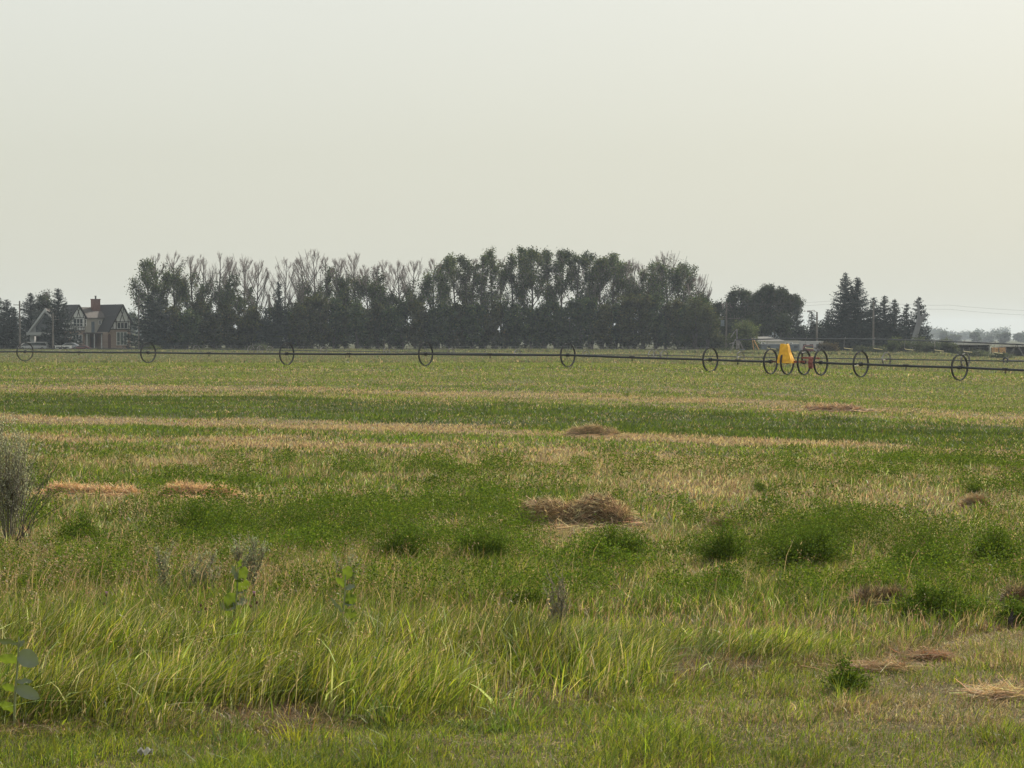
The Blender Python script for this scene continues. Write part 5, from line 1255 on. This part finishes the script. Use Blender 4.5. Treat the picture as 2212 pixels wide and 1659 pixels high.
# ------------------------------------------------------------------ poles, wires, fences
poles = {}
def pole(px, top, D, r, label, arms=(), extra=None, group='utility poles'):
    x0 = X(px, D); z0 = g(x0, D); H = Z(top, D) - z0; t = thing('utility_pole', label, 'pole', (x0, D, z0), group=group)
    b = MB(); b.rod([(0, 0, -.2), (0, 0, H)], [r * 1.15, r * .8], 8); b.build('shaft', M['pole'], t)
    for (dz, w, dx) in arms:
        zz = H - dz; b = MB(); b.box(dx - w / 2, dx + w / 2, -.16, -.05, zz - .06, zz + .06); a = b.build('crossarm', M['pole'], t)
        for sx in (-.45, .45):
            b = MB(); b.rod([(dx + sx * w, -.1, zz + .06), (dx + sx * w, -.1, zz + .22)], [.05, .03], 6); b.build('insulator', M['fargalv'], a)
    if extra == 'transformer':
        b = MB(); b.rod([(-.75, -.1, H - 4.7), (-.75, -.1, H - 3.5)], .36, 12); b.build('transformer', M['bluegrey'], t)
    if extra == 'lamp':
        b = MB(); b.rod([(0, 0, H - .1), (-.6, 0, H + .35), (-1.3, 0, H + .2)], .05, 6); b.rod([(-1.3, 0, H + .2), (-1.9, 0, H + .1)], [.12, .18], 8); b.build('lamp_arm', M['fargalv'], t)
    poles[px] = Vector((x0, D, z0 + H)); return t
pole(43, 650, 446, .17, 'utility pole left of the garage', arms=((.8, 1.6, -.4),))
pole(114.5, 676, 442, .17, 'utility pole in front of the spruce before the garage', arms=((1.3, 1.5, .5),))
pole(300, 640, 444, .17, 'tall utility pole with a small crossarm at the left end of the tall row', arms=((1.0, 1.5, 0),))
pole(1569, 652, 436, .19, 'dark transformer pole with a long pale crossarm', arms=((.5, 1.6, -.3), (3.2, 4.2, .6)), extra='transformer')
pole(1764.5, 674, 436, .19, 'leaning bare pole with a lamp arm between the grove and the spruces', extra='lamp')
pole(1886.5, 652, 430, .19, 'grey utility pole in front of the spruces')
pole(582, 636, 470, .26, 'short thick bare pole rising from the gap in the tall row', group=None)
def wire(pts, sag, label, r=.014, grp='overhead wires'):
    pts = [Vector(p) for p in pts]; b = MB(); L0 = pts[0]; out = []
    for k in range(len(pts) - 1):
        for j in range(12):
            f = j / 12; out.append(pts[k].lerp(pts[k + 1], f) - Vector((0, 0, sag * 4 * f * (1 - f))) - L0)
    out.append(pts[-1] - L0); b.rod(out, r, 4); tag(b.build('overhead_wire', M['wire'], loc=L0), label, 'wire', grp)
A, B_, E_ = poles[1569], poles[1764.5], poles[1886.5]
wire([A + Vector((.4, 0, -.3)), Vector(at(1800, 650, 433)), E_ + Vector((0, 0, .0)), Vector(at(2050, 659, 420)), Vector(at(2300, 673, 400))], .25, 'upper overhead wire running right past the spruces')
wire([A + Vector((-.3, 0, -1.0)), Vector(at(1800, 656.5, 433)), E_ + Vector((0, 0, -.6)), Vector(at(2050, 668, 420)), Vector(at(2300, 683, 400))], .25, 'lower overhead wire running right past the spruces', grp='overhead wires')
wire([poles[43] + Vector((-.6, 0, -.7)), poles[114.5] + Vector((.3, 0, -.6))], .5, 'wire sagging from the pole by the garage to the next pole')
wire([poles[114.5] + Vector((.6, 0, -1.2)), Vector(at(300, 664, 444))], .9, 'wire crossing in front of the timbered house roof')
wire([poles[300] + Vector((-.6, 0, -1)), Vector(at(283, 701, 444))], .0, 'guy wire left of the pole at the end of the tall row', grp=None)

def yard_fence(x0p, x1p, D, label, n, hgt=1.1):
    t = thing('wire_fence', label, 'fence', (X((x0p + x1p) / 2, D), D, g(X((x0p + x1p) / 2, D), D)))
    L0 = Vector(t.location); tops = []
    for k in range(n):
        px = x0p + (x1p - x0p) * k / (n - 1); x = X(px, D); z = g(x, D); b = MB(); b.rod([Vector((x, D, z - .1)) - L0, Vector((x, D, z + hgt)) - L0], .06, 5); b.build('post', M['pole'], t); tops.append(Vector((x, D, z)) - L0)
    for f in (.95, .6, .3):
        b = MB(); b.rod([p + Vector((0, 0, hgt * f)) for p in tops], .02, 4); b.build('strand', M['wire'], t)
yard_fence(-20, 560, 434, 'low wire fence along the house yard at the far left', 20)
yard_fence(590, 1540, 432, 'low wire fence along the foot of the tall tree row', 30, 1.0)
def leaning_poles():
    D = 432; t = thing('pole_frame', 'two thin timber poles propped together beside the willow bush', 'poles', (X(1634, D), D, g(X(1634, D), D))); L0 = Vector(t.location)
    for a, c in (((1625, 731), (1629, 762)), ((1628, 733), (1642, 760))):
        b = MB(); b.rod([Vector(at(*a, D)) - L0, Vector(at(*c, D)) - L0], .08, 6); b.build('pole', M['plank'], t)
leaning_poles()
def junk(px, py, D, label, seed, m):
    rg = random.Random(seed); x0 = X(px, D); t = thing('scrap_heap', label, 'junk', (x0, D, g(x0, D))); 
    for k in range(4):
        b = MB(); cx, w, h_ = rg.uniform(-1.2, 1.2), rg.uniform(.5, 1.1), rg.uniform(.4, 1.3); b.prism([(cx - w, -.4, -.1), (cx + w, -.4, -.1), (cx + w * .6, -.4, h_), (cx - w * .3, -.4, h_ * .8)], (0, .6 + k * .1, 0)); b.build('scrap_panel', m, t)
junk(1608, 760, 430, 'grey scrap panels heaped left of the propped poles', 3, M['bluegrey'])
def tarp(px, D, label):
    x0 = X(px, D); t = MB(); t.prism([(-.9, -.3, 0), (.9, -.3, 0), (.7, -.3, .35), (0, -.3, .5), (-.7, -.3, .3)], (0, .6, 0)); tag(t.build('tarp_bundle', M['hose'], loc=(x0, D, g(x0, D) + .5)), label, 'tarp')
tarp(1662, 404, 'pale yellow bundle on the ground behind the left mover wheel')
for i, (px, lab) in enumerate(((121, 'pale marker stake under the pipe near the left edge'), (366, 'pale marker stake just right of the second wheel from the left'), (594, 'pale marker stake left of the third wheel'), (821, 'pale marker stake left of the fourth wheel'))):
    D = 150; x0 = X(px, D); b = MB(); b.rod([(0, 0, -.05), (.02, 0, .42), (.0, 0, .5)], [.03, .028, .02], 5); tag(b.build('marker_stake', M['hose'], loc=(x0, D, g(x0, D))), lab, 'stake', 'marker stakes under the pipe')

# ------------------------------------------------------------------ smoke haze
def haze():
    b = MB(); b.box(-4600, 4600, -90, 4600, -6.5, 34)
    m = bpy.data.materials.new('smoke_haze'); m.use_nodes = True; nt = m.node_tree; nt.nodes.clear()
    v = nt.nodes.new('ShaderNodeVolumePrincipled'); v.inputs['Color'].default_value = (.78, .88, 1.0, 1); v.inputs['Density'].default_value = .00014; v.inputs['Anisotropy'].default_value = .2
    o = nt.nodes.new('ShaderNodeOutputMaterial'); nt.links.new(v.outputs[0], o.inputs['Volume'])
    tag(b.build('haze', m), 'thin smoke haze filling the air', 'haze', kind='stuff')
haze()
